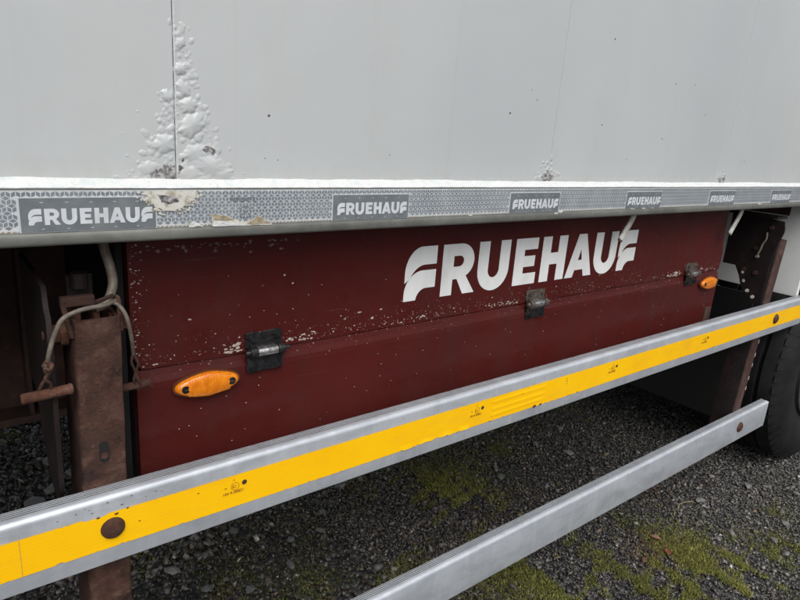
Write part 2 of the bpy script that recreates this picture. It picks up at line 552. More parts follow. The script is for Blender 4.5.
def text_mesh(s, size, depth=0.0001):
    cu = bpy.data.curves.new('text', 'FONT')
    cu.body = s
    cu.size = size
    cu.extrude = depth
    cu.offset = size * 0.012
    o = bpy.data.objects.new('text', cu)
    me = bpy.data.meshes.new_from_object(o)
    bpy.data.objects.remove(o)
    me.transform(Matrix.Rotation(PI / 2, 4, 'X'))
    return me

def arc(cx, cy, rx, ry, a0, a1, n=10):
    return [(cx + rx * math.cos(math.radians(a0 + (a1 - a0) * i / n)), cy + ry * math.sin(math.radians(a0 + (a1 - a0) * i / n))) for i in range(n + 1)]

# the six letter forms, cap height 1
def L_swoosh_f():
    w = 0.74
    up = [(w, 1.0), (w, 0.66), (0.47, 0.66)] + arc(0.47, 0.16, 0.41, 0.50, 92, 150, 10) + [(0.0, 0.34), (0.0, 0.52)] + arc(0.40, 0.52, 0.40, 0.48, 178, 96, 12) + [(0.40, 1.0)]
    lo = [(w, 0.555), (w, 0.215), (0.52, 0.215)] + arc(0.52, -0.02, 0.235, 0.235, 95, 172, 8) + [(0.285, 0.0), (0.0, 0.0), (0.0, 0.12)] + arc(0.42, 0.12, 0.42, 0.435, 178, 96, 12) + [(0.42, 0.555)]
    return [up, lo], w
def L_r():
    w = 0.90
    o = [(0, 0), (0, 1), (0.46, 1)] + arc(0.46, 0.66, 0.37, 0.34, 88, -62, 14) + [(w, 0), (0.585, 0), (0.40, 0.31), (0.29, 0.31), (0.29, 0)]
    i = [(0.29, 0.765), (0.44, 0.765)] + arc(0.44, 0.66, 0.115, 0.105, 80, -80, 8) + [(0.44, 0.555), (0.29, 0.555)]
    return [o, i], w
def L_u():
    w = 0.90
    o = [(0, 1), (0.29, 1), (0.29, 0.42)] + arc(0.45, 0.42, 0.16, 0.17, 190, 350, 12) + [(0.61, 0.42), (0.61, 1), (0.90, 1), (0.90, 0.42)] + arc(0.45, 0.42, 0.45, 0.44, -5, -175, 22) + [(0, 0.42)]
    return [o], w
def L_e():
    return [[(0, 0), (0, 1), (0.70, 1), (0.70, 0.755), (0.29, 0.755), (0.29, 0.62), (0.64, 0.62), (0.64, 0.385), (0.29, 0.385), (0.29, 0.245), (0.71, 0.245), (0.71, 0)]], 0.71
def L_h():
    return [[(0, 0), (0, 1), (0.29, 1), (0.29, 0.635), (0.55, 0.635), (0.55, 1), (0.84, 1), (0.84, 0), (0.55, 0), (0.55, 0.375), (0.29, 0.375), (0.29, 0)]], 0.84
def L_a():
    return [[(0, 0), (0.365, 1), (0.655, 1), (1.02, 0), (0.715, 0), (0.66, 0.165), (0.35, 0.165), (0.295, 0)],
            [(0.43, 0.395), (0.585, 0.395), (0.508, 0.65)]], 1.02
# letter, left edge, width (both in cap heights)
WORD = [(L_swoosh_f, 0.0, 0.735), (L_r, 0.885, 0.90), (L_u, 1.835, 0.90), (L_e, 2.905, 0.71), (L_h, 3.765, 0.84),
        (L_a, 4.66, 1.0), (L_u, 5.69, 0.90), (L_swoosh_f, 6.70, 0.735)]

def letter_mesh(fn, x, w, cap, depth):
    sp, w0 = fn()
    sp = [[((x + p[0] * w / w0) * cap, p[1] * cap) for p in s] for s in sp]
    return curve_mesh('letter', sp, depth)

def join_meshes(name, meshes):
    bm = bmesh.new()
    for me in meshes:
        bm.from_mesh(me)
        bpy.data.meshes.remove(me)
    out = bpy.data.meshes.new(name)
    bm.to_mesh(out)
    bm.free()
    return out

def empty(name, loc=(0, 0, 0), parent=None, label=None):
    o = bpy.data.objects.new(name, None)
    o.empty_display_size = 0.2
    col.objects.link(o)
    o.location = loc
    if parent:
        o.parent = parent
    if label:
        o['label'] = label
    return o

def dup(o, loc, label=None):
    """copy a part with its sub-parts"""
    c = o.copy()
    col.objects.link(c)
    c.location = loc
    c.parent = o.parent
    if label:
        c['label'] = label
    for ch in list(o.children):
        d = ch.copy()
        col.objects.link(d)
        d.parent = c
    return c

def blob_poly(cx, cz, rx, rz, n=9, jit=0.35):
    a0 = random.random() * 6
    return [(cx + rx * (1 + random.uniform(-jit, jit)) * math.cos(a0 + 2 * PI * i / n),
             cz + rz * (1 + random.uniform(-jit, jit)) * math.sin(a0 + 2 * PI * i / n)) for i in range(n)]

# ------------------------------------------------------------------ ground
gbm = bmesh.new()
S = 400
v = [gbm.verts.new(p) for p in ((-S, -S, -0.006), (S, -S, -0.006), (S, S, -0.006), (-S, S, -0.006))]
gbm.faces.new(v)
ground = obj('ground', gbm, M['ground'], kind='structure')

# ------------------------------------------------------------------ the trailer
T = empty('trailer', (0, 0, 0))
T['label'] = 'grey white box trailer with dark red side box and yellow striped guard'
T['category'] = 'trailer'

WY = 0.015          # outer face of the wall
SEAM = [0.275 + 0.7535 * k for k in range(-8, 10)]
# cargo box: everything but the near wall
bm = bmesh.new()
XL, XR = SEAM[0], SEAM[-1]
add_box(bm, XL, XR, 0.05, 2.485, 1.19, 1.30)                # floor
add_box(bm, XL, XR, 2.44, 2.485, 1.302, 3.93)
add_box(bm, XL, XR, WY + 0.004, 2.485, 3.932, 3.99)
add_box(bm, XL - 0.04, XL - 0.001, WY, 2.485, 1.19, 3.99)
add_box(bm, XR + 0.001, XR + 0.04, WY, 2.485, 1.19, 3.99)
for f in bm.faces:
    if f.calc_center_median().z < 1.301:
        f.material_index = 1
obj('cargo_box', bm, [M['wall'], M['body']], T)
# near wall: one panel between each pair of seams, with a recessed joint
for k, (a, b) in enumerate(zip(SEAM, SEAM[1:])):
    g = 0.0005
    bm = box_bm(a + g, b - g, WY, WY + 0.026, 1.236, 3.93, bev=0.0008)
    obj('wall_panel', bm, M['wall'], T)
pale_joint = simple('pale_joint', (0.36, 0.38, 0.39), 0.6, 0, (0.42, 0.44, 0.45), 40)
for i_, s in enumerate(SEAM[1:-1]):
    if i_ == 7:
        continue
    obj('joint_filler', box_bm(s - 0.006, s + 0.006, WY + 0.0006, WY + 0.0275, 1.24, 3.92), pale_joint, T)
bm = bmesh.new()
s = SEAM[8]
add_box(bm, s - 0.006, s + 0.006, WY + 0.004, WY + 0.0275, 1.24, 3.92)
obj('joint_filler', bm, simple('grey_joint', (0.11, 0.105, 0.10), 0.8, 0, (0.24, 0.22, 0.19), 40), T)
bm = box_bm(SEAM[8] + 0.0009, SEAM[8] + 0.0021, WY - 0.0004, WY + 0.001, 1.24, 3.9)
obj('joint_strip', bm, M['bead'], T)

# --- corroded, blistered paint as a height field laid into the wall
def blister(cx, z0, w, h, bumps, bare_spots, step=0.0011, amp=1.0):
    xs = np.arange(cx - w / 2, cx + w / 2 + step, step)
    zs = np.arange(z0, z0 + h + step, step)
    X, Z = np.meshgrid(xs, zs)
    H = np.zeros_like(X)
    for bx, bz, rx, rz, hh, rot in bumps:
        dx, dz = X - bx, Z - bz
        c, s = math.cos(rot), math.sin(rot)
        u, vv = (dx * c + dz * s) / rx, (-dx * s + dz * c) / rz
        wob = 1 + 0.16 * np.sin(5 * np.arctan2(vv, u) + bx * 900) + 0.12 * np.sin(9 * np.arctan2(vv, u) + bz * 700)
        d = np.clip(1 - (u * u + vv * vv) * wob, 0, 1)
        H = np.maximum(H, 0.85 * hh * d ** 0.62) + 0.08 * hh * d
    # fine crumple
    f = np.zeros_like(X)
    for _ in range(14):
        a, q = rng.uniform(0, 2 * PI), rng.uniform(150, 700)
        f += np.sin(q * (X * math.cos(a) + Z * math.sin(a)) + rng.uniform(0, 6))
    H = H * (1 + 0.014 * f) + np.where(H > 0, 0.000008 * f, 0)
    H = np.where(H > 0, H, 0)
    mat = np.zeros(X.shape, dtype=int)
    for bx, bz, rx, rz in bare_spots:
        th = np.arctan2(Z - bz, X - bx)
        wob = 1 + 0.22 * np.sin(3 * th + bx * 700) + 0.14 * np.sin(7 * th + bz * 300)
        inside = ((X - bx) / (rx * wob)) ** 2 + ((Z - bz) / (rz * wob)) ** 2 < 1
        mat[inside] = 1
        H[inside] = np.maximum(H[inside] * 0.35, 0.0007)
    groove = np.abs(X - cx) < 0.0010
    Yc = WY - H * amp + 0.00012
    Yc[(H <= 0) & (mat == 0)] = WY + 0.0003
    Yc[groove] += 0.0022
    nz, nx = X.shape
    verts = np.stack([X.ravel(), Yc.ravel(), Z.ravel()], 1)
    idx = np.arange(nx * nz).reshape(nz, nx)
    faces = np.stack([idx[:-1, :-1].ravel(), idx[:-1, 1:].ravel(), idx[1:, 1:].ravel(), idx[1:, :-1].ravel()], 1)
    live = (H > 0) | (mat == 1)
    keep = (live[:-1, :-1] | live[:-1, 1:] | live[1:, 1:] | live[1:, :-1]).ravel()
    mi = mat[:-1, :-1].ravel()
    o = obj_np('paint_blisters', verts, faces[keep], [M['wall'], M['bare']], T, 'stuff', None, 4, mi[keep])
    o.data.polygons.foreach_set('use_smooth', [True] * len(o.data.polygons))
    return o

sx = SEAM[8]
B = []
random.seed(21)
for i in range(360):      # tall spread on both sides of the first seam
    t = random.random() ** 1.5
    z = 1.244 + 0.195 * t
    right = random.random() < 0.58
    wid = (0.066 * (1 - t) ** 1.3 + 0.014) if right else max(0.060 * (1 - t * 1.65), 0.0)
    if not right and t > 0.58:
        continue
    x = sx + (1 if right else -1) * (0.002 + (wid - 0.002) * random.random() ** 0.8)
    if random.random() < 0.25: x += random.gauss(0, 0.006)
    r = random.uniform(0.0014, 0.0048) * (1.2 - 0.4 * t)
    B.append((x, z, r * random.uniform(0.8, 1.5), r, r * random.uniform(0.16, 0.34), random.uniform(0, 3)))
for i in range(70):      # stray small bubbles round the foot
    B.append((sx + random.gauss(0.004, 0.036), 1.248 + abs(random.gauss(0, 0.030)), random.uniform(0.0012, 0.0030), random.uniform(0.0012, 0.0026), random.uniform(0.0004, 0.0009), random.uniform(0, 3)))
B += [(sx + 0.022, 1.318, 0.020, 0.013, 0.0036, 0.7), (sx - 0.014, 1.293, 0.015, 0.012, 0.0034, 0.3), (sx + 0.045, 1.267, 0.026, 0.013, 0.0032, -0.25),
      (sx + 0.018, 1.342, 0.012, 0.010, 0.0030, 0.5), (sx + 0.012, 1.362, 0.012, 0.008, 0.0026, 2.2), (sx - 0.009, 1.351, 0.006, 0.009, 0.0028, 0.5),
      (sx + 0.026, 1.283, 0.018, 0.011, 0.0026, 0.2), (sx + 0.008, 1.385, 0.009, 0.007, 0.0026, 0.5), (sx + 0.062, 1.257, 0.017, 0.009, 0.0026, 0),
      (sx + 0.018, 1.257, 0.017, 0.010, 0.0024, 0), (sx + 0.009, 1.415, 0.008, 0.006, 0.0022, 0.9), (sx - 0.034, 1.263, 0.013, 0.008, 0.0020, 0.2)]
blister(sx, 1.243, 0.19, 0.215, B,
        [(sx - 0.018, 1.255, 0.010, 0.0095), (sx - 0.005, 1.2535, 0.008, 0.0075), (sx - 0.027, 1.2545, 0.006, 0.005), (sx - 0.006, 1.2625, 0.006, 0.004),
         (sx + 0.0055, 1.263, 0.0035, 0.004), (sx + 0.0425, 1.288, 0.0075, 0.0042), (sx + 0.049, 1.284, 0.003, 0.0035), (sx + 0.0085, 1.273, 0.0014, 0.002)])
for cx, h, w, n, bare in ((SEAM[9], 0.062, 0.105, 70, [(SEAM[9] - 0.012, 1.256, 0.012, 0.009), (SEAM[9] + 0.006, 1.257, 0.010, 0.008), (SEAM[9] - 0.004, 1.266, 0.005, 0.005)]),
                          (SEAM[10], 0.050, 0.095, 50, [(SEAM[10] - 0.006, 1.256, 0.012, 0.008), (SEAM[10] + 0.012, 1.258, 0.009, 0.007)])):
    B = []
    for i in range(n):
        a = random.uniform(0.15, PI - 0.15)
        q = random.random() ** 0.6
        r = random.uniform(0.0013, 0.0040)
        B.append((cx + 0.43 * w * q * math.cos(a), 1.248 + 0.75 * h * q * math.sin(a), r * random.uniform(0.8, 1.5), r, r * 0.40, random.uniform(0, 3)))
    if n == 70:
        B.append((cx + 0.002, 1.298, 0.0035, 0.0055, 0.002, 0.0))
    blister(cx, 1.243, w + 0.02, h + 0.02, B, bare)
# small dark chips in the wall paint
bm = bmesh.new()
for x, z, r in ((0.405, 1.337, .0019), (0.893, 1.374, .0021), (0.964, 1.403, .0014), (0.946, 1.42, .0012), (1.436, 1.352, .0022), (1.184, 1.541, .0020), (1.185, 1.37, .0018),
                (1.453, 1.479, .002), (1.542, 1.485, .0016), (0.4, 1.279, .0011), (0.42, 1.277, .0009), (1.30, 1.30, .0014), (1.9, 1.31, .002), (1.62, 1.42, .0015), (0.62, 1.29, .001)):
    f = bm.faces.new([bm.verts.new((a, WY - 0.0003, b)) for a, b in blob_poly(x, z, r, r * 0.9, 7, 0.3)])
obj('paint_chips', bm, M['dirt'], T, 'stuff')

# --- rub rail
bm = bmesh.new()
prof = [(0.016, 1.2405), (0.003, 1.2405), (0.0008, 1.2395), (0.0, 1.2375), (0.0, 1.1885), (-0.0012, 1.1868), (-0.0022, 1.1840), (-0.0022, 1.1762), (-0.001, 1.1735), (0.002, 1.1725),
        (0.045, 1.1725), (0.045, 1.177), (0.006, 1.177), (0.006, 1.235), (0.016, 1.235)]
extrude_x(bm, prof, XL, XR, steps=240)
rail = obj('rub_rail', bm, M['lip'], T, smooth=50)

# sealant bead, lumpy, along the top of the rail
NX = 3200
xs = np.linspace(-1.8, 5.0, NX)
def lump(x, s, seed):
    r = np.random.default_rng(seed)
    y = np.zeros_like(x)
    for q in (7, 15, 31, 63, 140, 260):
        y += np.sin(q * s * x + r.uniform(0, 6)) * np.sin(q * 0.37 * x + r.uniform(0, 6)) / (q ** 0.35)
    return y
top = 0.0015 * lump(xs, 1, 1)
fat = 0.0011 * lump(xs, 1.7, 2)
base = [(0.0152, 1.2500, 1, 0), (0.0128, 1.2492, 0.9, 0.5), (0.0095, 1.2462, 0.6, 1), (0.005, 1.2428, 0.3, 1), (0.0005, 1.2412, 0.0, 0.8), (-0.0012, 1.2395, 0, 0.4), (0.0010, 1.2385, 0, 0)]
V = []
for (y, z, kt, kf) in base:
    V.append(np.stack([xs, y - kf * fat * 0.8 - 0.0004 * kf * lump(xs, 5, 3), z + kt * top + kf * fat * 0.8], 1))
V = np.stack(V, 1).reshape(-1, 3)
nb = len(base)
idx = np.arange(NX * nb).reshape(NX, nb)
F = np.stack([idx[:-1, :-1].ravel(), idx[:-1, 1:].ravel(), idx[1:, 1:].ravel(), idx[1:, :-1].ravel()], 1)
o = obj_np('sealant_bead', V, F, M['bead'], rail, n=4)
o.data.polygons.foreach_set('use_smooth', [True] * len(o.data.polygons))

# reflective tape with its tumbling-block pattern
stickers = [(-1.107, -0.956), (-0.707, -0.556), (-0.307, -0.156), (0.093, 0.244), (0.504, 0.655), (0.903, 1.056), (1.300, 1.455), (1.700, 1.852), (2.100, 2.252), (2.5, 2.652)]
TZ0, TZ1 = 1.1895, 1.2372
def tape():
    bm = bmesh.new()
    x0, x1 = -1.6, 3.6
    f = bm.faces.new([bm.verts.new(p) for p in ((x0, -0.0003, TZ0), (x1, -0.0003, TZ0), (x1, -0.0003, TZ1), (x0, -0.0003, TZ1))])
    r = 0.0056       # rhomb side
    w = 0.76         # rhomb shrink
    hx, hz = r * math.sqrt(3), r * 1.5
    row = 0
    z = TZ0 - r
    while z < TZ1 + r:
        x = x0 + (hx / 2 if row % 2 else 0)
        while x < x1:
            for k in range(3):
                a0 = math.radians(90 + 120 * k)
                e1 = (r * math.cos(a0 - PI / 3), r * math.sin(a0 - PI / 3))
                e2 = (r * math.cos(a0 + PI / 3), r * math.sin(a0 + PI / 3))
                c = (x + (e1[0] + e2[0]) / 2, z + (e1[1] + e2[1]) / 2)
                q = []
                for s1, s2 in ((-.5, -.5), (.5, -.5), (.5, .5), (-.5, .5)):
                    q.append((c[0] + w * (s1 * e1[0] + s2 * e2[0]), min(max(c[1] + w * (s1 * e1[1] + s2 * e2[1]), TZ0 + 0.0032), TZ1 - 0.0003)))
                if abs(q[0][1] - q[2][1]) + abs(q[1][1] - q[3][1]) < 0.002:
                    continue
                if any(a - 0.001 < c[0] < b + 0.001 for a, b in stickers) and TZ0 < c[1] < 1.2292:
                    continue
                f = bm.faces.new([bm.verts.new((u, -0.0006, vv)) for u, vv in q])
                f.material_index = 1
            x += hx
        z += hz
        row += 1
    # small grey-beige zigzag where the lower edge folds round the rail
    x = x0
    while x < x1:
        f = bm.faces.new([bm.verts.new(p) for p in ((x, -0.0007, TZ0 + 0.0004), (x + 0.0035, -0.0007, TZ0 + 0.0004), (x + 0.0052, -0.0007, TZ0 + 0.0019), (x + 0.0017, -0.0007, TZ0 + 0.0019))])
        f.material_index = 2
        x += 0.0056
    me = bpy.data.meshes.new('reflective_tape')
    bm.to_mesh(me); bm.free()
    return link('reflective_tape', me, [M['tape_light'], M['tape_dark'], M['tan']], rail)
tape()
# grey brand prints on the tape
cap = 0.0186
sm = [letter_mesh(fn, x, w, cap, 0.00012) for fn, x, w in WORD]
wordme = join_meshes('word', sm)
for n_, (a, b) in enumerate(stickers):
    bm = bmesh.new()
    add_box(bm, a, b, -0.0010, -0.0004, 1.1892, 1.2295, mi=2)
    add_box(bm, a + 0.0018, b - 0.0014, -0.0013, -0.0008, 1.1898, 1.2285, mi=1)
    for k in range(5):
        xx = a + 0.022 + k * 0.026
        for zz in (1.2232, 1.1926):
            add_box(bm, xx, xx + 0.0032, -0.00155, -0.0012, zz, zz + 0.0007, mi=2)
    for f in bm.faces:
        pass
    w2 = wordme.copy()
    w2.transform(Matrix.Translation((a + 0.0095, -0.0015, 1.1978)) @ Matrix.Scale(((b - a) - 0.015) / (7.435 * cap), 4, (1, 0, 0)))
    bm.from_mesh(w2)
    me = bpy.data.meshes.new('brand_sticker')
    bm.to_mesh(me); bm.free()
    link('brand_sticker', me, [M['print_white'], M['sticker'], M['tape_light']], rail)
# maker's text and approval mark moulded into the tape
meshes = []
for tx, sz, x, z in (('REFLEXITE', 0.0078, 0.342, 1.2215), ('E', 0.008, 0.361, 1.2035)):
    me = text_mesh(tx, sz)
    me.transform(Matrix.Translation((x, -0.0012, z)))
    meshes.append(me)
ring = curve_mesh('ring', [arc(0, 0, 0.0085, 0.0085, 0, 350, 24), arc(0, 0, 0.0077, 0.0077, 0, 350, 24)], 0.0001)
ring.transform(Matrix.Translation((0.3635, -0.0012, 1.2063)))
meshes.append(ring)
link('tape_marking', join_meshes('tape_marking', meshes), M['sticker'], rail, 'stuff')
# torn and glue-stained places
def flat_poly(bm, pts, y, mi):
    f = bm.faces.new([bm.verts.new((a, y, b)) for a, b in pts]); f.material_index = mi
random.seed(4)
bm = bmesh.new()
def rag(pts, k=5, j=0.0009):
    out = []
    for i in range(len(pts)):
        a, b = pts[i], pts[(i + 1) % len(pts)]
        for q in range(k):
            t = q / k
            out.append((a[0] + (b[0] - a[0]) * t + random.uniform(-j, j), min(a[1] + (b[1] - a[1]) * t + random.uniform(-j, j), 1.2378)))
    return out
flat_poly(bm, rag([(0.226, 1.2372), (0.298, 1.2372), (0.292, 1.227), (0.280, 1.216), (0.262, 1.2105), (0.248, 1.2135), (0.236, 1.222)], 6, 0.0016), -0.0020, 0)
for i in range(70):
    t = random.uniform(0.0, PI)
    rr_ = random.gauss(1.0, 0.10)
    flat_poly(bm, blob_poly(0.262 + 0.036 * rr_ * math.cos(t), min(1.2350 - 0.0255 * rr_ * math.sin(t), 1.2355), random.uniform(0.0006, 0.0028), random.uniform(0.0006, 0.0018), 8, 0.4), -0.0018 - i * 0.000002, 0)
flat_poly(bm, rag([(0.246, 1.2305), (0.270, 1.2290), (0.272, 1.2225), (0.258, 1.2185), (0.250, 1.2225)], 4), -0.0023, 3)
flat_poly(bm, rag([(0.234, 1.2355), (0.246, 1.2350), (0.243, 1.2265), (0.236, 1.2285)], 4, 0.0006), -0.0023, 0)
flat_poly(bm, rag([(0.2835, 1.1885), (0.2850, 1.1968), (0.2975, 1.1930), (0.3030, 1.1885)], 4, 0.0006), -0.0020, 0)
flat_poly(bm, rag([(0.2865, 1.1885), (0.2870, 1.1955), (0.2935, 1.1960), (0.301, 1.1905)], 4, 0.0005), -0.0023, 2)
flat_poly(bm, rag([(0.3155, 1.1880), (0.3150, 1.2050), (0.3330, 1.2035), (0.3500, 1.1965), (0.3600, 1.1925), (0.374, 1.1960), (0.3830, 1.2020), (0.3960, 1.1935), (0.4050, 1.1880)], 4), -0.0020, 0)
flat_poly(bm, rag([(0.3170, 1.1985), (0.3160, 1.2045), (0.3330, 1.2025), (0.3480, 1.1965), (0.335, 1.1955)], 4, 0.0006), -0.0023, 1)
flat_poly(bm, rag([(0.3640, 1.1895), (0.3730, 1.1950), (0.3825, 1.2005), (0.3945, 1.1935), (0.4020, 1.1895)], 4, 0.0006), -0.0023, 1)
flat_poly(bm, rag([(0.3165, 1.1882), (0.3172, 1.1960), (0.336, 1.1940), (0.356, 1.1905), (0.372, 1.1884)], 4, 0.0004), -0.0026, 2)
for x, z, rx, rz in ((1.062, 1.190, .011, .0030), (1.048, 1.187, .006, .002), (2.028, 1.189, .016, .003), (1.33, 1.1895, .010, .0014), (1.38, 1.1895, .008, .0012), (1.42, 1.1893, .007, .0012), (0.80, 1.1895, .006, .001)):
    flat_poly(bm, blob_poly(x, z, rx, rz, 9, 0.3), -0.0024, random.choice((0, 2)))
obj('torn_tape', bm, [M['cream'], M['tan'], M['bead'], M['bare']], rail, 'stuff')

# --- dark red side box
RX0, RX1 = 0.229, 2.050
bm = bmesh.new()
add_box(bm, RX0 + 0.012, RX1 - 0.02, 0.110, 0.66, 0.742, 1.188)
box = obj('storage_box', bm, M['gusset'], T)
bm = bmesh.new()      # upper fixed panel, seam edge slightly wavy, right end swept
pts = [(RX0, 1.186), (RX0 + 0.0005, 0.985), (RX0 + 0.013, 0.961)]
N = 60
for i in range(1, N):
    x = RX0 + 0.013 + (RX1 + 0.008 - RX0 - 0.013) * i / N
    pts.append((x, 0.9605 + 0.0006 * math.sin(x * 31) + 0.0004 * math.sin(x * 83)))
pts += [(RX1 + 0.010, 0.962), (RX1 + 0.013, 0.985), (RX1 + 0.013, 1.02), (RX1 + 0.003, 1.045), (RX1 - 0.001, 1.09), (RX1 - 0.004, 1.186)]
prism(bm, pts[::-1], 'y', 0.0900, 0.1085)
obj('upper_panel', bm, M['red'], box)
bm = bmesh.new()      # lower flap with folded top edge
prof = [(0.0925, 0.9585), (0.0896, 0.9480), (0.0860, 0.9385), (0.0850, 0.9300), (0.0850, 0.762), (0.088, 0.746), (0.108, 0.746), (0.108, 0.9585)]
extrude_x(bm, prof, RX0 + 0.004, RX1 + 0.004, steps=40)
for vv in bm.verts:
    if vv.co.y < 0.1:
        vv.co.y += 0.0010 * math.sin(vv.co.x * 5.1) + 0.0006 * math.sin(vv.co.x * 17)
obj('drop_flap', bm, M['red'], box)
obj('lighter_rectangle', box_bm(RX1 - 0.042, RX1 - 0.002, 0.0815, 0.0842, 0.748, 0.838), M['wine'], box)  # lighter rectangle low at the flap's right end
bm = box_bm(RX0 - 0.0115, RX0 - 0.003, 0.104, 0.118, 0.745, 1.15)  # black strip painting the dark, shaded gap beside the panel's left edge
obj('gap_shade_strip', bm, M['void'], box)
# white lettering on the upper panel
CAP = 0.1078
for fn, x, w in WORD:
    me = letter_mesh(fn, x, w, CAP, 0.0003)
    link('letter', me, M['letter'], box, loc=(0.7325, 0.0897, 1.0075))
# paint chips and bare flecks along the seam
random.seed(9)
bm = bmesh.new()
def chip(x, z, r, y=0.0897, mi=0):
    y -= random.uniform(0, 0.0006)
    flat_poly(bm, blob_poly(x, z, r * random.uniform(0.8, 1.9), r * random.uniform(0.6, 1.0), random.randint(6, 10), 0.4), y, mi)
for i in range(120):
    x = random.choice((random.uniform(0.235, 0.62), random.uniform(0.62, 1.25), random.uniform(1.2, 2.03), random.uniform(0.24, 0.9)))
    z = 0.965 + abs(random.gauss(0, 0.020))
    chip(x, z, random.uniform(0.0005, 0.0017), mi=0 if random.random() < 0.7 else 1)
for x0, x1, n, r in ((0.368, 0.400, 16, 0.0032), (0.475, 0.535, 20, 0.0026), (0.95, 1.075, 26, 0.0022), (1.73, 1.81, 30, 0.0030), (1.93, 2.03, 14, 0.0026), (0.70, 0.80, 12, 0.0020)):
    for i in range(n):
        x = random.uniform(x0, x1)
        chip(x, 0.965 + abs(random.gauss(0, 0.006)), r * random.uniform(0.4, 1.1))
for i in range(60):     # left edge and top corner
    chip(RX0 + 0.003 + abs(random.gauss(0, 0.010)), random.uniform(0.98, 1.15), random.uniform(0.0005, 0.0015), mi=random.choice((0, 1)))
for i in range(46):
    chip(random.uniform(0.24, 0.50), 1.147 - abs(random.gauss(0, 0.006)), random.uniform(0.0008, 0.0030), mi=1)
for i in range(70):     # a few on the flap
    chip(random.uniform(0.24, 2.02), random.uniform(0.80, 0.94), random.uniform(0.0004, 0.0011), 0.0825, 0)
for i in range(60):
    chip(random.uniform(0.24, 2.0), random.uniform(0.98, 1.10), random.uniform(0.0004, 0.0010))
for x, z, r in ((0.475, 1.085, .002), (0.49, 1.07, .0016), (0.315, 1.03, .002), (0.63, 1.0, .0025), (0.66, 0.985, .003), (0.60, 0.992, .002), (0.68, 1.0, .0022)):
    chip(x, z, r)
obj('paint_chips', bm, [M['chip'], simple('grey_primer', (0.20, 0.15, 0.14), 0.7, 0, (0.12, 0.06, 0.055), 80)], box, 'stuff')

# --- hinges
def make_hinge(dark=True):
    h = empty('hinge', (0.437, 0.085, 0.962), T, 'black painted hinge with bright knuckle on the red box' if dark else None)
    mm = M['black'] if dark else M['dull_steel']
    def leaf(z0, z1, y0, y1, name, m_):
        bm = bmesh.new()
        out = []
        w = 0.0325
        # waisted plate with rounded ears
        zt, zb = max(z0, z1), min(z0, z1)
        pts = [(-w, zb), (-w, zb + 0.010), (-w + 0.003, (zt + zb) / 2), (-w, zt - 0.010), (-w, zt), (-w + 0.012, zt + 0.002), (0, zt - 0.0015), (w - 0.012, zt + 0.002), (w, zt),
               (w, zt - 0.010), (w - 0.003, (zt + zb) / 2), (w, zb + 0.010), (w, zb), (w - 0.012, zb - 0.002), (0, zb + 0.001), (-w + 0.012, zb - 0.002)]
        prism(bm, pts[::-1], 'y', y0, y1)
        bmesh.ops.bevel(bm, geom=[e for e in bm.edges], offset=0.0008, segments=1, affect='EDGES')
        o = obj(name, bm, m_, h)
        for sxx in (-0.0225, 0.0225):
            zc = zt - 0.008 if z1 > 0 else zb + 0.008
            b2 = bmesh.new()
            add_cyl(b2, (sxx, y0 + 0.001, zc), (sxx, y0 - 0.0025, zc), 0.0072, 0.0066, 12)
            hexa(b2, (sxx, y0 - 0.0025, zc), 'y', 0.0046, -0.003)
            obj('hinge_bolt', b2, m_, h)
    leaf(0.006, 0.031, 0.0005, 0.0050, 'upper_leaf', mm)
    leaf(-0.034, -0.006, -0.0055, -0.0010, 'lower_leaf', M['black'])
    bm = bmesh.new()
    for a, b, r in ((-0.029, -0.017, 0.0098), (-0.016, 0.019, 0.0085), (0.020, 0.031, 0.0098)):
        add_cyl(bm, (a, -0.0075, 0.0005), (b, -0.0075, 0.0005), r, r, 20, 1 if r < 0.009 else 0)
    add_cyl(bm, (0.030, -0.0075, 0.0005), (0.043, -0.0075, 0.0005), 0.0035, 0.0032, 10, 0)
    add_cyl(bm, (-0.029, -0.0075, 0.0005), (-0.036, -0.0075, 0.0005), 0.005, 0.004, 10, 0)
    add_box(bm, -0.026, 0.028, -0.004, 0.003, 0.004, 0.012, mi=0)
    add_box(bm, -0.026, 0.028, -0.007, -0.001, -0.012, -0.004, mi=0)
    obj('knuckle', bm, [mm, M['steel']], h, smooth=40)
    return h
h1 = make_hinge(True)
h2 = make_hinge(False)
h2.location = (1.131, 0.085, 0.960)
h2['label'] = 'bare steel hinge with brownish upper leaf below the letters'
dup(h2, (1.866, 0.085, 0.966), 'small dark hinge with pale flaked paint beside it at the far end of the red box')

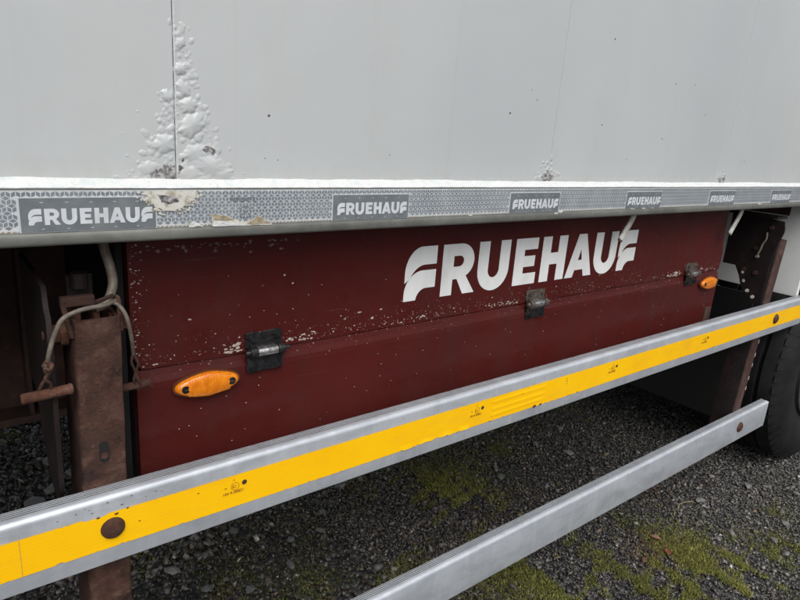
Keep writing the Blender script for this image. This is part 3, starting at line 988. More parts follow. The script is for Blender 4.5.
# --- amber marker lamps
def lens_outline(a, b, n=40, p=1.6):
    out = []
    for i in range(n):
        t = 2 * PI * i / n
        c, s = math.cos(t), math.sin(t)
        k = 1.0 - 0.10 * abs(math.sin(2 * t))
        out.append((a * c, b * s * k))
    return out
def make_lamp():
    h = empty('marker_lamp', (0.3375, 0.085, 0.9235), T, 'oval amber marker lamp near the rusty post')
    bm = bmesh.new()
    prism(bm, lens_outline(0.0545, 0.0225)[::-1], 'y', 0.0, -0.006)
    obj('lamp_base', bm, M['amber_dark'], h, smooth=40)
    bm = bmesh.new()
    rings = []
    for k, y in ((1.0, -0.006), (0.98, -0.0095), (0.92, -0.0125), (0.80, -0.0142), (0.5, -0.0150), (0.2, -0.0153)):
        rings.append([bm.verts.new((u * k * 0.965, y, v_ * k * 0.95)) for u, v_ in lens_outline(0.0535, 0.0215)])
    for a, b in zip(rings, rings[1:]):
        n = len(a)
        for i in range(n):
            bm.faces.new((a[i], a[(i + 1) % n], b[(i + 1) % n], b[i]))
    bm.faces.new(rings[-1])
    # raised ribs on the rim
    for i in range(26):
        x = -0.0325 + i * 0.0026
        zz = 0.0143 * math.sqrt(max(0, 1 - (x / 0.052) ** 2))
        for sgn in (1, -1):
            add_box(bm, x, x + 0.0013, -0.0138, -0.0105, sgn * zz - 0.0018, sgn * zz + 0.0012)
    obj('lens', bm, M['lens'], h, smooth=40)
    for sx_ in (-0.037, 0.037):
        bm = bmesh.new()
        add_cyl(bm, (sx_, -0.0128, 0), (sx_, -0.0146, 0), 0.0066, 0.0062, 18, 0)
        add_cyl(bm, (sx_, -0.0146, 0), (sx_, -0.0158, 0), 0.0036, 0.0030, 14, 0)
        add_box(bm, sx_ - 0.0026, sx_ + 0.0026, -0.0161, -0.0157, -0.0005, 0.0005, mi=1)
        obj('screw', bm, [M['black'], M['dull_steel']], h)
    return h
lamp = make_lamp()
dup(lamp, (1.982, 0.083, 0.926), 'oval amber marker lamp at the far end of the red box')

# --- side guards
def guard(zt, zb, x0, x1):
    bm = bmesh.new()
    yb = 0.029
    prof = []
    # grooved top surface from the back edge to the rounded nose
    y = yb
    z = zt
    prof.append((yb, z - 0.004)); prof.append((yb, z))
    ng = 5
    pitch = 0.0046
    y = yb - 0.0016
    for i in range(4):
        prof += [(y, z), (y - 0.0001, z - 0.0030), (y - 0.0014, z - 0.0030), (y - 0.0015, z)]
        y -= 0.0044
    # nose
    r = 0.0088
    for k in range(11):
        a = PI / 2 * k / 10
        prof.append((r - r * math.sin(a), z - r + r * math.cos(a)))
    prof += [(0.0, zt - 0.0245), (0.0, zb + 0.0022), (0.0006, zb + 0.0006), (0.002, zb), (0.006, zb), (0.006, zb + 0.006), (0.004, zb + 0.008), (0.004, zt - 0.012), (0.008, zt - 0.0055), (yb - 0.004, zt - 0.0055), (yb - 0.004, zb + 0.006), (yb - 0.012, zb + 0.006), (yb - 0.012, zb), (yb, zb)]
    extrude_x(bm, prof, x0, x1, steps=110)
    bm.faces.ensure_lookup_table()
    n = len(prof)
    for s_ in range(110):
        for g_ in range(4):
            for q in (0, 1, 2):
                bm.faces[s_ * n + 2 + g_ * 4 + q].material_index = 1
    o = obj('side_guard', bm, [M['alu'], M['groove']], T, smooth=30)
    return o
g1 = guard(0.8235, 0.7175, -1.6, 2.642)
g1['label'] = 'upper aluminium side guard with yellow reflective stripe'
g2 = guard(0.4150, 0.3110, -1.6, 2.530)
g2['label'] = 'lower plain aluminium side guard'
obj('end_cap', box_bm(2.5302, 2.5325, 0.0003, 0.0285, 0.3115, 0.4135), M['alu'], g2)
# yellow stripe in lengths, ragged at the lower edge
random.seed(31)
def stripe(x0, x1):
    bm = bmesh.new()
    n = int((x1 - x0) / 0.004)
    top, mid, bot = [], [], []
    zb_ = 0.7425
    k = 0
    for i in range(n + 1):
        x = x0 + (x1 - x0) * i / n
        nib = random.uniform(0, 0.0022) if random.random() < 0.10 else 0
        nt_ = random.uniform(0, 0.0012) if random.random() < 0.04 else 0
        if 0.135 < x < 0.163: nt_ += 0.0026
        if 0.72 < x < 0.80: nib += 0.0012 * (1 + math.sin(x * 230))
        y = -0.0010 - (0.0007 * (1 + math.sin(x * 120)) if 0.68 < x < 0.86 else 0)
        top.append(bm.verts.new((x, -0.0010, 0.7982 - nt_)))
        mid.append(bm.verts.new((x, -0.0010, 0.752)))
        bot.append(bm.verts.new((x, y, zb_ + nib + 0.0006 * math.sin(x * 9))))
    for i in range(n):
        bm.faces.new((top[i], mid[i], mid[i + 1], top[i + 1]))
        bm.faces.new((mid[i], bot[i], bot[i + 1], mid[i + 1]))
    obj('yellow_stripe', bm, M['yellow'], g1)
for a, b in ((-1.6, 0.0595), (0.060, 1.0395), (1.040, 2.0395), (2.040, 2.640)):
    stripe(a, b)
# two embossed ribs in the stripe's second length
bm = bmesh.new()
for z_ in (0.7865, 0.7700, 0.7560):
    add_box(bm, 0.925, 1.100, -0.0019, -0.0008, z_ - 0.0030, z_ + 0.0030, bev=0.0005)
obj('stripe_ribs', bm, M['yellow'], g1, 'stuff')
# approval marks printed on the stripe
dark_print = simple('brown_print', (0.30, 0.13, 0.01), 0.6)
ms = []
for x, sc in ((0.340, 1.0), (0.872, 1.0), (1.365, 1.0), (1.855, 1.0)):
    for tx, sz, dx, dz in (('104 R-00821', 0.0068, -0.0125, -0.012), ('E1', 0.0075, 0.0035, -0.003), ('C', 0.0040, 0.005, 0.010), ('IA', 0.0042, -0.009, -0.001)):
        me = text_mesh(tx, sz)
        me.transform(Matrix.Translation((x + dx, -0.0016, 0.779 + dz)))
        ms.append(me)
    ring = curve_mesh('ring', [arc(0, 0, 0.0068, 0.0068, 0, 350, 24), arc(0, 0, 0.0062, 0.0062, 0, 350, 24)], 0.0001)
    ring.transform(Matrix.Translation((x + 0.008, -0.0016, 0.779)))
    ms.append(ring)
link('stripe_marking', join_meshes('stripe_marking', ms), dark_print, g1, 'stuff')
bm = bmesh.new()
for x in (0.340, 0.872, 1.365, 1.855):
    flat_poly(bm, arc(x + 0.0235, 0.7815, 0.0042, 0.0042, 0, 345, 16), -0.0017, 0)
for i in range(13):     # dark nicks along the stripe and on the bar
    x = random.uniform(0.02, 2.6)
    flat_poly(bm, blob_poly(x, random.choice((0.7428, 0.7435, 0.742)), random.uniform(0.001, 0.005), 0.0006, 7, 0.3), -0.0019, 0)
for x, z, r in ((0.175, 0.7945, .003), (0.19, 0.7985, .0018), (0.152, 0.7960, .0022), (1.18, 0.783, .0022), (1.182, 0.776, .0018), (1.178, 0.790, .002), (1.07, 0.7435, .006), (1.09, 0.744, .004),
                (0.205, 0.7715, .0015), (0.29, 0.7865, .0016), (1.02, 0.786, .002), (1.2, 0.783, .001), (2.2, 0.78, .002)):
    flat_poly(bm, blob_poly(x, z, r, r * 0.5, 8, 0.4), -0.0019, 0)
obj('stripe_scuffs', bm, [simple('brown_scuff', (0.05, 0.022, 0.012), 0.8)], g1, 'stuff')
# dents and grime spots on the upper nose of the guard
bm = bmesh.new()
for i in range(24):
    x = random.choice((random.uniform(0.08, 0.26), random.uniform(0.0, 2.4), random.uniform(1.08, 1.19)))
    z = random.uniform(0.8005, 0.815)
    flat_poly(bm, blob_poly(x, z, random.uniform(0.0006, 0.0022), random.uniform(0.0004, 0.0008), 7, 0.4), -0.0003, 0)
obj('guard_scuffs', bm, M['dirt'], g1, 'stuff')
# domed bolts through the bars
def dome_bolt(x, z, par, r=0.0175):
    bm = bmesh.new()
    n = 24
    rings = []
    for k, y in ((1.04, 0.0), (1.0, -0.0025), (0.90, -0.0048), (0.68, -0.0072), (0.40, -0.0088), (0.15, -0.0094)):
        rings.append([bm.verts.new((x + r * k * math.cos(2 * PI * i / n), y - 0.0007, z + r * k * math.sin(2 * PI * i / n))) for i in range(n)])
    for a, b in zip(rings, rings[1:]):
        for i in range(n):
            bm.faces.new((a[i], a[(i + 1) % n], b[(i + 1) % n], b[i]))
    bm.faces.new(rings[-1])
    obj('bolt', bm, M['bolt'], par, smooth=50)
dome_bolt(0.170, 0.7735, g1, 0.0155)
dome_bolt(2.383, 0.7725, g1)
dome_bolt(2.299, 0.3665, g2, 0.019)
dome_bolt(0.158, 0.3665, g2, 0.019)

# --- posts that carry the guards
def post(x0, x1, zt, k, mface, mside, name_label, depth=0.082, dtop=None):
    h = empty('guard_post', (x0, 0.03, 0.31), T, name_label)
    bm = bmesh.new()
    w = x1 - x0
    t = 0.006
    H_ = zt - 0.31
    # folded channel: front web, two side flanges, rounded corners
    prof = [(0, depth), (0, 0.006), (0.0018, 0.0018), (0.006, 0), (w - 0.006, 0), (w - 0.0018, 0.0018), (w, 0.006), (w, depth), (w - t, depth), (w - t, t), (t, t), (t, depth)]
    steps = 40
    rows = []
    for s in range(steps + 1):
        z = H_ * s / steps
        fy = 1 if dtop is None or z < 0.46 else dtop / depth
        rows.append([bm.verts.new((px_ + k * z + 0.0004 * math.sin(z * 60 + px_ * 50), py_ * fy if py_ > 0.01 else py_, z)) for px_, py_ in prof])
    n = len(prof)
    for a, b in zip(rows, rows[1:]):
        for i in range(n):
            f = bm.faces.new((a[i], a[(i + 1) % n], b[(i + 1) % n], b[i]))
            f.material_index = 0 if i in (1, 2, 3, 4, 5) else 1  # side flanges take the darker steel: their shade is put into the colour
    bm.faces.new(rows[0][::-1]); bm.faces.new(rows[-1])
    obj('channel', bm, [mface, mside], h, smooth=40)
    return h
p1 = post(0.137, 0.195, 1.067, 0.011, M['rust'], M['rust_dark'], 'rust brown steel post behind the near ends of both guards')
bm = bmesh.new()      # slotted hole in the face with a rusty stud
prism(bm, arc(0, 0.010, 0.0062, 0.0062, 0, 180, 8) + arc(0, -0.010, 0.0062, 0.0062, 180, 360, 8), 'y', -0.0006, 0.004)
obj('slot', bm, M['void'], p1, loc=(0.0345, 0.0, 0.5655))
bm = bmesh.new()
hexa(bm, (0.0, 0.0, 0), 'y', 0.0052, -0.002)
obj('slot_bolt', bm, M['bolt'], p1, loc=(0.0345, 0.0, 0.5600))
# pale scale and tar stains on the post face
bm = bmesh.new()
for x, z, rx, rz in ((0.010, 0.60, .0035, .013), (0.012, 0.575, .004, .008), (0.02, 0.63, .006, .010), (0.006, 0.645, .0025, .014)):
    pass
bm.free()
p2 = post(2.283, 2.338, 1.050, 0.088, M['wine'], M['gusset'], 'dark red steel post at the far ends of the guards', 0.075, 0.030)
p2.location = (2.290, 0.03, 0.31)
bm = bmesh.new()
for z in (0.18, 0.22, 0.27, 0.31, 0.36):
    prism(bm, [(0.0465 + 0.088 * z, z), (0.0515 + 0.088 * z, z + 0.001), (0.0515 + 0.088 * z, z + 0.014), (0.0465 + 0.088 * z, z + 0.013)], 'y', -0.0012, 0.0005)
obj('worn_patches', bm, M['chip'], p2, 'stuff')

# --- bracket plates that carry the posts (stand across the trailer)
def bracket(x, label, holes=True):
    f = 0.969 if holes else 1.0
    outline = [(0.225, 1.118), (0.225, 0.930), (0.178, 0.930), (0.158, 0.895), (0.148, 0.868), (0.132, 0.842), (0.112, 0.822), (0.090, 0.806), (0.077, 0.80), (0.046, 0.80),
               (0.036, 0.84), (0.030, 0.98), (0.028, 1.075), (0.040, 1.085), (0.048, 1.112), (0.110, 1.118)]
    hl = []
    if holes:
        for cy, cz, r in ((0.148, 0.9095, 0.0066), (0.138, 0.8785, 0.0066)):
            hl.append(arc(cy, cz, r, r, 0, 340, 14))
    outline = [(max((a + 0.8) * f - 0.8, (0.036 if b < 1.06 else 0.016) if holes else 0.03), 1.336 - (1.336 - b) * f) for a, b in outline]
    hl = [[((a + 0.8) * f - 0.8, 1.336 - (1.336 - b) * f) for a, b in q] for q in hl]
    cu = bpy.data.curves.new('b', 'CURVE'); cu.dimensions = '2D'; cu.fill_mode = 'BOTH'; cu.extrude = 0.003
    for pts in [outline] + hl:
        s = cu.splines.new('POLY'); s.points.add(len(pts) - 1)
        for q, (a, b) in zip(s.points, pts):
            q.co = (a, b, 0, 1)
        s.use_cyclic_u = True
    o = bpy.data.objects.new('b', cu)
    me = bpy.data.meshes.new_from_object(o)
    bpy.data.objects.remove(o)
    me.transform(Matrix(((0, 0, 1, 0), (1, 0, 0, 0), (0, 1, 0, 0), (0, 0, 0, 1))))
    p = link('bracket_plate', me, M['gusset'], T, label=label, loc=(x, 0, 0))
    if holes:
        bm = bmesh.new()
        add_box(bm, -0.030, 0.05, 0.035, 0.20, 1.126, 1.134)
        obj('top_flange', bm, M['gusset'], p)
    return p
bp = bracket(2.322, 'dark curved bracket plate with a row of round holes')
bm = bmesh.new()
add_tube(bm, [(-0.008, 0.066, 1.075), (-0.012, 0.062, 1.055), (-0.011, 0.070, 1.035), (-0.010, 0.074, 1.015), (-0.009, 0.080, 0.995)], 0.0032, 8)
add_cyl(bm, (-0.003, 0.080, 0.988), (-0.014, 0.080, 0.988), 0.006, 0.005, 10)
obj('hook_wire', bm, M['tube'], bp)
for y, z in ((0.055, 1.093), (0.09, 1.015), (0.115, 0.935), (0.075, 0.93)):
    bm = bmesh.new()
    hexa(bm, (-0.003, y, z), 'x', 0.008, -0.007)
    obj('plate_bolt', bm, M['rust_dark'], bp)
bracket(0.118, 'dark rusty bracket plate behind the near post', False)

for y, z, ry in ((0.0885, 0.861, 0.0062), (0.067, 0.8435, 0.0075)):  # pale discs in place of the lower holes, their brightness painted on
    bm = bmesh.new()
    add_cyl(bm, (-0.003, y, z), (-0.0055, y, z), 0.0064, 0.0060, 14)
    obj('pale_disc', bm, M['strap'], bp)
# --- pivot frame above the near post
fr = empty('pivot_frame', (0.17, 0.055, 1.08), T, 'rusty square frame and bolts over the top of the near post')
bm = bmesh.new()
R0 = -0.032
add_box(bm, -0.036, 0.004, -0.018, -0.006, 0.005, 0.018, bev=0.002)          # top bar
obj('top_bar', bm, M['rust_dark'], fr)
bm = bmesh.new()
add_tube(bm, [(-0.034, -0.016, 0.010), (-0.031, -0.019, -0.008), (-0.026, -0.020, -0.035)], 0.0034, 6, sub=3)
obj('frame_arm', bm, M['rust'], fr)
bm = bmesh.new()
add_tube(bm, [(0.030, -0.013, 0.012), (0.033, -0.014, 0.006), (0.034, -0.016, -0.035)], 0.0032, 6, sub=3)
obj('frame_arm', bm, M['rust'], fr)
bm = bmesh.new()
add_tube(bm, [(-0.032, -0.016, 0.012), (0.0, -0.010, 0.006), (0.028, -0.012, 0.014)], 0.0030, 6, sub=4)
obj('frame_rod', bm, M['rust_dark'], fr)
for x0_, x1_ in ((-0.020, -0.011), (0.004, 0.012)):                                # tabs inside the channel top
    bm = box_bm(x0_, x1_, -0.002, 0.030, -0.055, -0.002 if x0_ < 0 else -0.010, bev=0.001)
    obj('inner_tab', bm, M['rust_bright'], fr)
bm = bmesh.new()
hexa(bm, (-0.0375, 0.005, -0.036), 'x', 0.0130, -0.013)
add_cyl(bm, (-0.028, 0.005, -0.036), (-0.0375, 0.005, -0.036), 0.016, 0.016, 18)
add_cyl(bm, (-0.0505, 0.005, -0.036), (-0.056, 0.005, -0.036), 0.0065, 0.0055, 12)
obj('pivot_bolt', bm, M['rust_bright'], fr)
bm = bmesh.new()
hexa(bm, (0.034, 0.005, -0.030), 'x', 0.0125, 0.012)
add_cyl(bm, (0.024, 0.005, -0.030), (0.034, 0.005, -0.030), 0.015, 0.015, 18)
obj('pivot_bolt', bm, M['rust_bright'], fr)
bm = box_bm(-0.020, 0.012, 0.030, 0.036, 0.0, 0.035, bev=0.001)
obj('rear_tab', bm, M['gusset'], fr)
bm = bmesh.new()
add_cyl(bm, (-0.006, 0.022, 0.020), (-0.006, 0.022, 0.040), 0.011, 0.011, 14)
obj('pivot_stud', bm, M['gusset'], fr)

# curved hook tube and lanyard cables with their pins
bm = bmesh.new()
add_tube(bm, [(0.194, 0.07, 1.185), (0.195, 0.068, 1.155), (0.200, 0.062, 1.128), (0.201, 0.056, 1.108), (0.196, 0.050, 1.094), (0.188, 0.046, 1.082), (0.176, 0.044, 1.078)], [0.0064, 0.0064, 0.0063, 0.0062, 0.006, 0.0056, 0.005], 14)
obj('hook_tube', bm, M['tube'], T, smooth=60)
bm = bmesh.new()
add_tube(bm, [(0.203, 0.044, 1.087), (0.185, 0.034, 1.084), (0.165, 0.026, 1.085), (0.148, 0.022, 1.083), (0.132, 0.020, 1.076), (0.123, 0.020, 1.060), (0.116, 0.020, 1.040), (0.112, 0.022, 1.022)], 0.0030, 10)
cab = obj('lanyard_cable', bm, M['cable'], T, smooth=60)
bm = bmesh.new()
add_tube(bm, [(0.112, 0.022, 1.024), (0.108, 0.018, 1.014), (0.111, 0.020, 1.004), (0.104, 0.022, 0.994), (0.100, 0.026, 0.982)], 0.0022, 8)
add_tube(bm, [(0.110, 0.018, 1.025), (0.115, 0.020, 1.012), (0.107, 0.016, 1.003), (0.113, 0.020, 0.993), (0.113, 0.024, 0.982)], 0.0022, 8)
add_tube(bm, [(0.107, 0.014, 1.018), (0.112, 0.012, 1.015), (0.116, 0.018, 1.019), (0.112, 0.026, 1.021), (0.107, 0.020, 1.018)], 0.0026, 8)
obj('lanyard_loop', bm, M['rust'], cab, smooth=60)
pin = empty('locking_pin', (0.110, 0.024, 0.978), T, 'rusty locking pin hanging on a cable left of the post')
bm = bmesh.new()
add_cyl(bm, (-0.027, -0.001, 0.0), (0.024, 0.001, 0.0015), 0.0068, 0.0068, 16)
add_cyl(bm, (-0.030, -0.001, 0.0), (-0.027, -0.001, 0.0), 0.0056, 0.0076, 16)
add_cyl(bm, (0.024, 0.001, 0.0015), (0.028, 0.001, 0.0015), 0.0078, 0.0066, 16)
obj('pin_shaft', bm, M['rust_bright'], pin, smooth=40)
bm = bmesh.new()
add_tube(bm, [(0.190, 0.043, 1.084), (0.201, 0.038, 1.082), (0.210, 0.034, 1.066), (0.215, 0.036, 1.040), (0.219, 0.044, 1.018), (0.221, 0.050, 1.004)], 0.0027, 10)
cab2 = obj('lanyard_cable', bm, M['cable'], T, smooth=60)
bm = bmesh.new()
add_tube(bm, [(0.221, 0.050, 1.006), (0.218, 0.050, 0.992), (0.223, 0.052, 0.976), (0.221, 0.054, 0.962), (0.227, 0.056, 0.946)], 0.0020, 8)
add_tube(bm, [(0.221, 0.050, 1.004), (0.226, 0.048, 0.990), (0.224, 0.052, 0.972), (0.230, 0.052, 0.955)], 0.0018, 8)
obj('lanyard_loop', bm, M['rust_dark'], cab2, smooth=60)
pin2 = empty('locking_pin', (0.220, 0.058, 0.952), T, 'rusty locking pin pushed in between post and red box')
bm = bmesh.new()
add_cyl(bm, (-0.022, 0.0, 0.0), (0.020, 0.0, 0.0015), 0.0058, 0.0058, 14)
add_cyl(bm, (0.020, 0.0, 0.0015), (0.024, 0.0, 0.0015), 0.0068, 0.0058, 14)
obj('pin_shaft', bm, M['rust'], pin2, smooth=40)

# --- pale tie hooks below the rail
def tie(x, z, dx, dz, label):
    bm = bmesh.new()
    p0 = Vector((dx * 0.5, 0, dz * 0.5)); p1 = -p0
    add_tube(bm, [tuple(p0 + Vector((0.006, 0.0, 0.03))), tuple(p0), tuple(p1)], [0.0085, 0.0092, 0.0095], 12)
    for vv in bm.verts:
        vv.co.y *= 0.6
    o = obj('tie_hook', bm, M['strap'], T, label=label, loc=(x, 0.05, z), smooth=60)
    b2 = bmesh.new()
    add_cyl(b2, tuple(p1 * 1.0), tuple(p1 * 1.06), 0.0062, 0.006, 12)
    obj('hook_end', b2, M['tube'], o)
tie(1.408, 1.130, 0.040, 0.056, 'pale grey tie hook hanging over the last white letter')
tie(2.012, 1.120, 0.048, 0.062, 'pale grey tie hook hanging beside the end of the red box')

# --- white panel standing across the trailer before the wheel
bm = bmesh.new()
add_box(bm, 2.633, 2.653, 0.032, 2.42, 0.8155, 1.186, bev=0.002)
wp = obj('spray_panel', bm, M['white_panel'], T, label='plain white panel standing across the trailer before the wheel')

bm = box_bm(2.520, 2.527, 0.135, 2.365, 0.27, 0.812)  # added black sheet, stands for deep shade and hides the inner tread
obj('shade_sheet', bm, M['void'], T, label='added black sheet for the deep shade below the white panel')
# --- chassis
bm = bmesh.new()
for y in (0.60, 1.80):
    pass
bm.free()
for y in (0.62, 1.78):
    bm = bmesh.new()
    add_box(bm, XL + 0.1, XR - 0.1, y, y + 0.010, 0.70, 1.17)
    add_box(bm, XL + 0.1, XR - 0.1, y - 0.06, y + 0.07, 0.690, 0.705)
    add_box(bm, XL + 0.1, XR - 0.1, y - 0.06, y + 0.07, 1.167, 1.182)
    for i in range(14):
        xx = XL + 0.5 + i * 0.9
        add_box(bm, xx, xx + 0.008, y - 0.055, y + 0.004, 0.7, 1.17)
    obj('chassis_beam', bm, M['chassis'], T)
for i in range(-8, 12):
    bm = bmesh.new()
    xx = 0.03 + i * 0.62
    if xx < 0.2 or xx > 2.1:
        add_box(bm, xx, xx + 0.006, 0.08, 0.615, 1.125, 1.187)
    add_box(bm, xx, xx + 0.006, 0.60, 1.77, 1.0, 1.165)
    obj('crossmember', bm, M['chassis'], T)
# inner rusty plate left of the near post
bm = bmesh.new()
prism(bm, [(0.30, 1.17), (0.30, 0.98), (0.46, 0.84), (0.60, 0.80), (0.60, 1.17)], 'x', -0.02, -0.012)
obj('outrigger_plate', bm, M['rust_dark'], T)

# --- wheels
def make_wheel(x, y):
    h = empty('wheel', (x, y, 0.5), T)
    bm = bmesh.new()
    Wd = 0.36
    prof = [(0.012, 0.285), (0.006, 0.30), (-0.004, 0.335), (-0.014, 0.385), (-0.012, 0.425), (-0.002, 0.455), (0.012, 0.476), (0.026, 0.489), (0.040, 0.494)]
    grooves = [0.085, 0.145, 0.205, 0.265]
    for g in grooves:
        prof += [(g - 0.010, 0.4985), (g - 0.006, 0.484), (g + 0.006, 0.484), (g + 0.010, 0.4985)]
    prof += [(Wd - 0.040, 0.494), (Wd - 0.026, 0.489), (Wd - 0.012, 0.476), (Wd, 0.455), (Wd + 0.010, 0.40), (Wd, 0.33), (Wd - 0.012, 0.285)]
    n = 96
    rings = []
    for i in range(n):
        t = 2 * PI * i / n
        rings.append([bm.verts.new((r * math.cos(t), yy, r * math.sin(t))) for yy, r in prof])
    for i in range(n):
        a, b = rings[i], rings[(i + 1) % n]
        for k in range(len(prof) - 1):
            bm.faces.new((a[k], a[k + 1], b[k + 1], b[k]))
    # shoulder blocks
    for i in range(60):
        t0 = 2 * PI * i / 60
        t1 = t0 + 2 * PI / 60 * 0.62
        q = []
        for t in (t0, t1):
            for yy, r in ((-0.004, 0.452), (0.026, 0.494)):
                q.append((r * math.cos(t), yy, r * math.sin(t)))
        a, b_, c, d = [Vector(z) for z in q]
        nrm = Vector((math.cos((t0 + t1) / 2), -0.9, math.sin((t0 + t1) / 2))).normalized() * 0.0015
        v1 = [bm.verts.new(p_) for p_ in (a, b_, d, c)]
        v2 = [bm.verts.new(p_ + nrm) for p_ in (a, b_, d, c)]
        bm.faces.new(v2)
        for k in range(4):
            bm.faces.new((v1[k], v1[(k + 1) % 4], v2[(k + 1) % 4], v2[k]))
    # raised ring on the sidewall
    obj('tyre', bm, M['rubber'], h, smooth=35)
    bm = bmesh.new()
    prof = [(0.012, 0.286), (-0.002, 0.284), (-0.002, 0.272), (0.02, 0.262), (0.09, 0.248), (0.13, 0.235), (0.145, 0.20), (0.12, 0.16), (0.11, 0.12), (0.04, 0.11), (0.02, 0.095), (0.015, 0.0005)]
    n = 48
    rings = [[bm.verts.new((r * math.cos(2 * PI * i / n), yy, r * math.sin(2 * PI * i / n))) for yy, r in prof] for i in range(n)]
    for i in range(n):
        a, b = rings[i], rings[(i + 1) % n]
        for k in range(len(prof) - 1):
            bm.faces.new((a[k], a[k + 1], b[k + 1], b[k]))
    obj('rim', bm, M['rim'], h, smooth=40)
    nut = None
    for i in range(10):
        t = 2 * PI * i / 10
        if nut is None:
            bm = bmesh.new()
            hexa(bm, (0, 0, 0), 'y', 0.016, -0.03)
            nut = obj('wheel_nut', bm, M['dull_steel'], h)
            q = nut
        else:
            q = nut.copy(); col.objects.link(q); q.parent = h
        q.location = (0.165 * math.cos(t), 0.125, 0.165 * math.sin(t))
    return h
WX = 3.10
w1 = make_wheel(WX, 0.0)
for dx in (1.31, 2.62):
    dup(w1, (WX + dx, 0.0, 0.5))
for dx in (0, 1.31, 2.62):
    w = dup(w1, (WX + dx, 2.5, 0.5))
    w.rotation_euler = (0, 0, PI)
for dx in (0, 1.31, 2.62):
    obj('axle', box_bm(WX + dx - 0.06, WX + dx + 0.06, 0.37, 2.13, 0.44, 0.56), M['chassis'], T)

# ------------------------------------------------------------------ gravel, stones, moss, leaves
def in_field(x, y):
    # the strip of ground around the trailer's near side that this spot of the yard shows
    return (y < 2.9) & (y > -1.5) & (x < 5.2) & (x > -0.5)

def nz2(x, y, seed, scales=(1.3, 2.9, 6.3, 13.0)):
    r = np.random.default_rng(seed)
    f = np.zeros_like(x)
    for s in scales:
        for _ in range(3):
            a = r.uniform(0, 2 * PI)
            f += np.sin(s * (x * math.cos(a) + y * math.sin(a)) + r.uniform(0, 6)) / s ** 0.35
    return f / 4

CUBE = np.array([(-1, -1, -1), (1, -1, -1), (1, 1, -1), (-1, 1, -1), (-1, -1, 1), (1, -1, 1), (1, 1, 1), (-1, 1, 1)], float) * 0.62
CF = np.array([(0, 3, 2), (0, 2, 1), (4, 5, 6), (4, 6, 7), (0, 1, 5), (0, 5, 4), (1, 2, 6), (1, 6, 5), (2, 3, 7), (2, 7, 6), (3, 0, 4), (3, 4, 7)])
def rocks(n, xmin, xmax, ymin, ymax, smin, smax, power, seed):
    r = np.random.default_rng(seed)
    c = np.stack([r.uniform(xmin, xmax, n), r.uniform(ymin, ymax, n)], 1)
    c = c[in_field(c[:, 0], c[:, 1])]
    n = len(c)
    s = smin + (smax - smin) * r.random(n) ** power
    base = CUBE[None] * (1 + r.uniform(-0.42, 0.30, (n, 8, 3)))
    sc = np.stack([r.uniform(0.8, 1.55, n), r.uniform(0.6, 1.15, n), r.uniform(0.3, 0.8, n)], 1)
    base = base * sc[:, None] * s[:, None, None]
    # random rotation
    q = r.normal(size=(n, 4)); q /= np.linalg.norm(q, axis=1)[:, None]
    q[:, 1:3] *= 0.55; q /= np.linalg.norm(q, axis=1)[:, None]
    w, x, y, z = q.T
    Rm = np.stack([np.stack([1 - 2 * (y * y + z * z), 2 * (x * y - z * w), 2 * (x * z + y * w)], 1),
                   np.stack([2 * (x * y + z * w), 1 - 2 * (x * x + z * z), 2 * (y * z - x * w)], 1),
                   np.stack([2 * (x * z - y * w), 2 * (y * z + x * w), 1 - 2 * (x * x + y * y)], 1)], 1)
    P = np.einsum('nij,nkj->nki', Rm, base)
    zc = r.uniform(-0.35, 0.45, n) * s
    P[:, :, 0] += c[:, 0, None]; P[:, :, 1] += c[:, 1, None]; P[:, :, 2] += zc[:, None]
    F_ = CF[None] + (np.arange(n) * 8)[:, None, None]
    wet = np.clip(nz2(c[:, 0], c[:, 1], 51, (1.7, 4.1, 9.0)) * 0.22, -0.14, 0.14)
    tint = np.clip(r.beta(1.4, 2.8, n) * 0.9 + wet, 0, 0.89)
    sp = r.random(n)
    tint = np.where(sp > 0.996, 1.0, tint)
    tint = np.where((sp > 0.955) & (sp < 0.985), 0.9, tint)
    tint = np.where((sp > 0.985) & (sp <= 0.996), 0.965, tint)
    return P.reshape(-1, 3), F_.reshape(-1, 3), np.repeat(tint, 12)
parts = [rocks(56000, 1.0, 3.6, -0.8, 1.0, 0.0018, 0.0052, 1.4, 8), rocks(46000, -0.3, 3.4, -0.8, 2.2, 0.0028, 0.0088, 2.4, 1), rocks(9000, -0.5, 5.2, -1.5, 2.9, 0.005, 0.014, 2.2, 2), rocks(600, -0.3, 3.6, -0.9, 2.3, 0.012, 0.020, 2.4, 3),
         rocks(3200, -0.2, 0.7, 0.8, 2.2, 0.007, 0.018, 1.7, 6)]
off = 0; VV, FF, TT = [], [], []
for a, b, c in parts:
    VV.append(a); FF.append(b + off); TT.append(c); off += len(a)
gr = obj_np('gravel', np.concatenate(VV), np.concatenate(FF), M['gravel'], None, 'stuff', np.concatenate(TT))
gr['label'] = 'dark blue grey crushed stone covering the yard under the trailer'
gr['category'] = 'gravel'

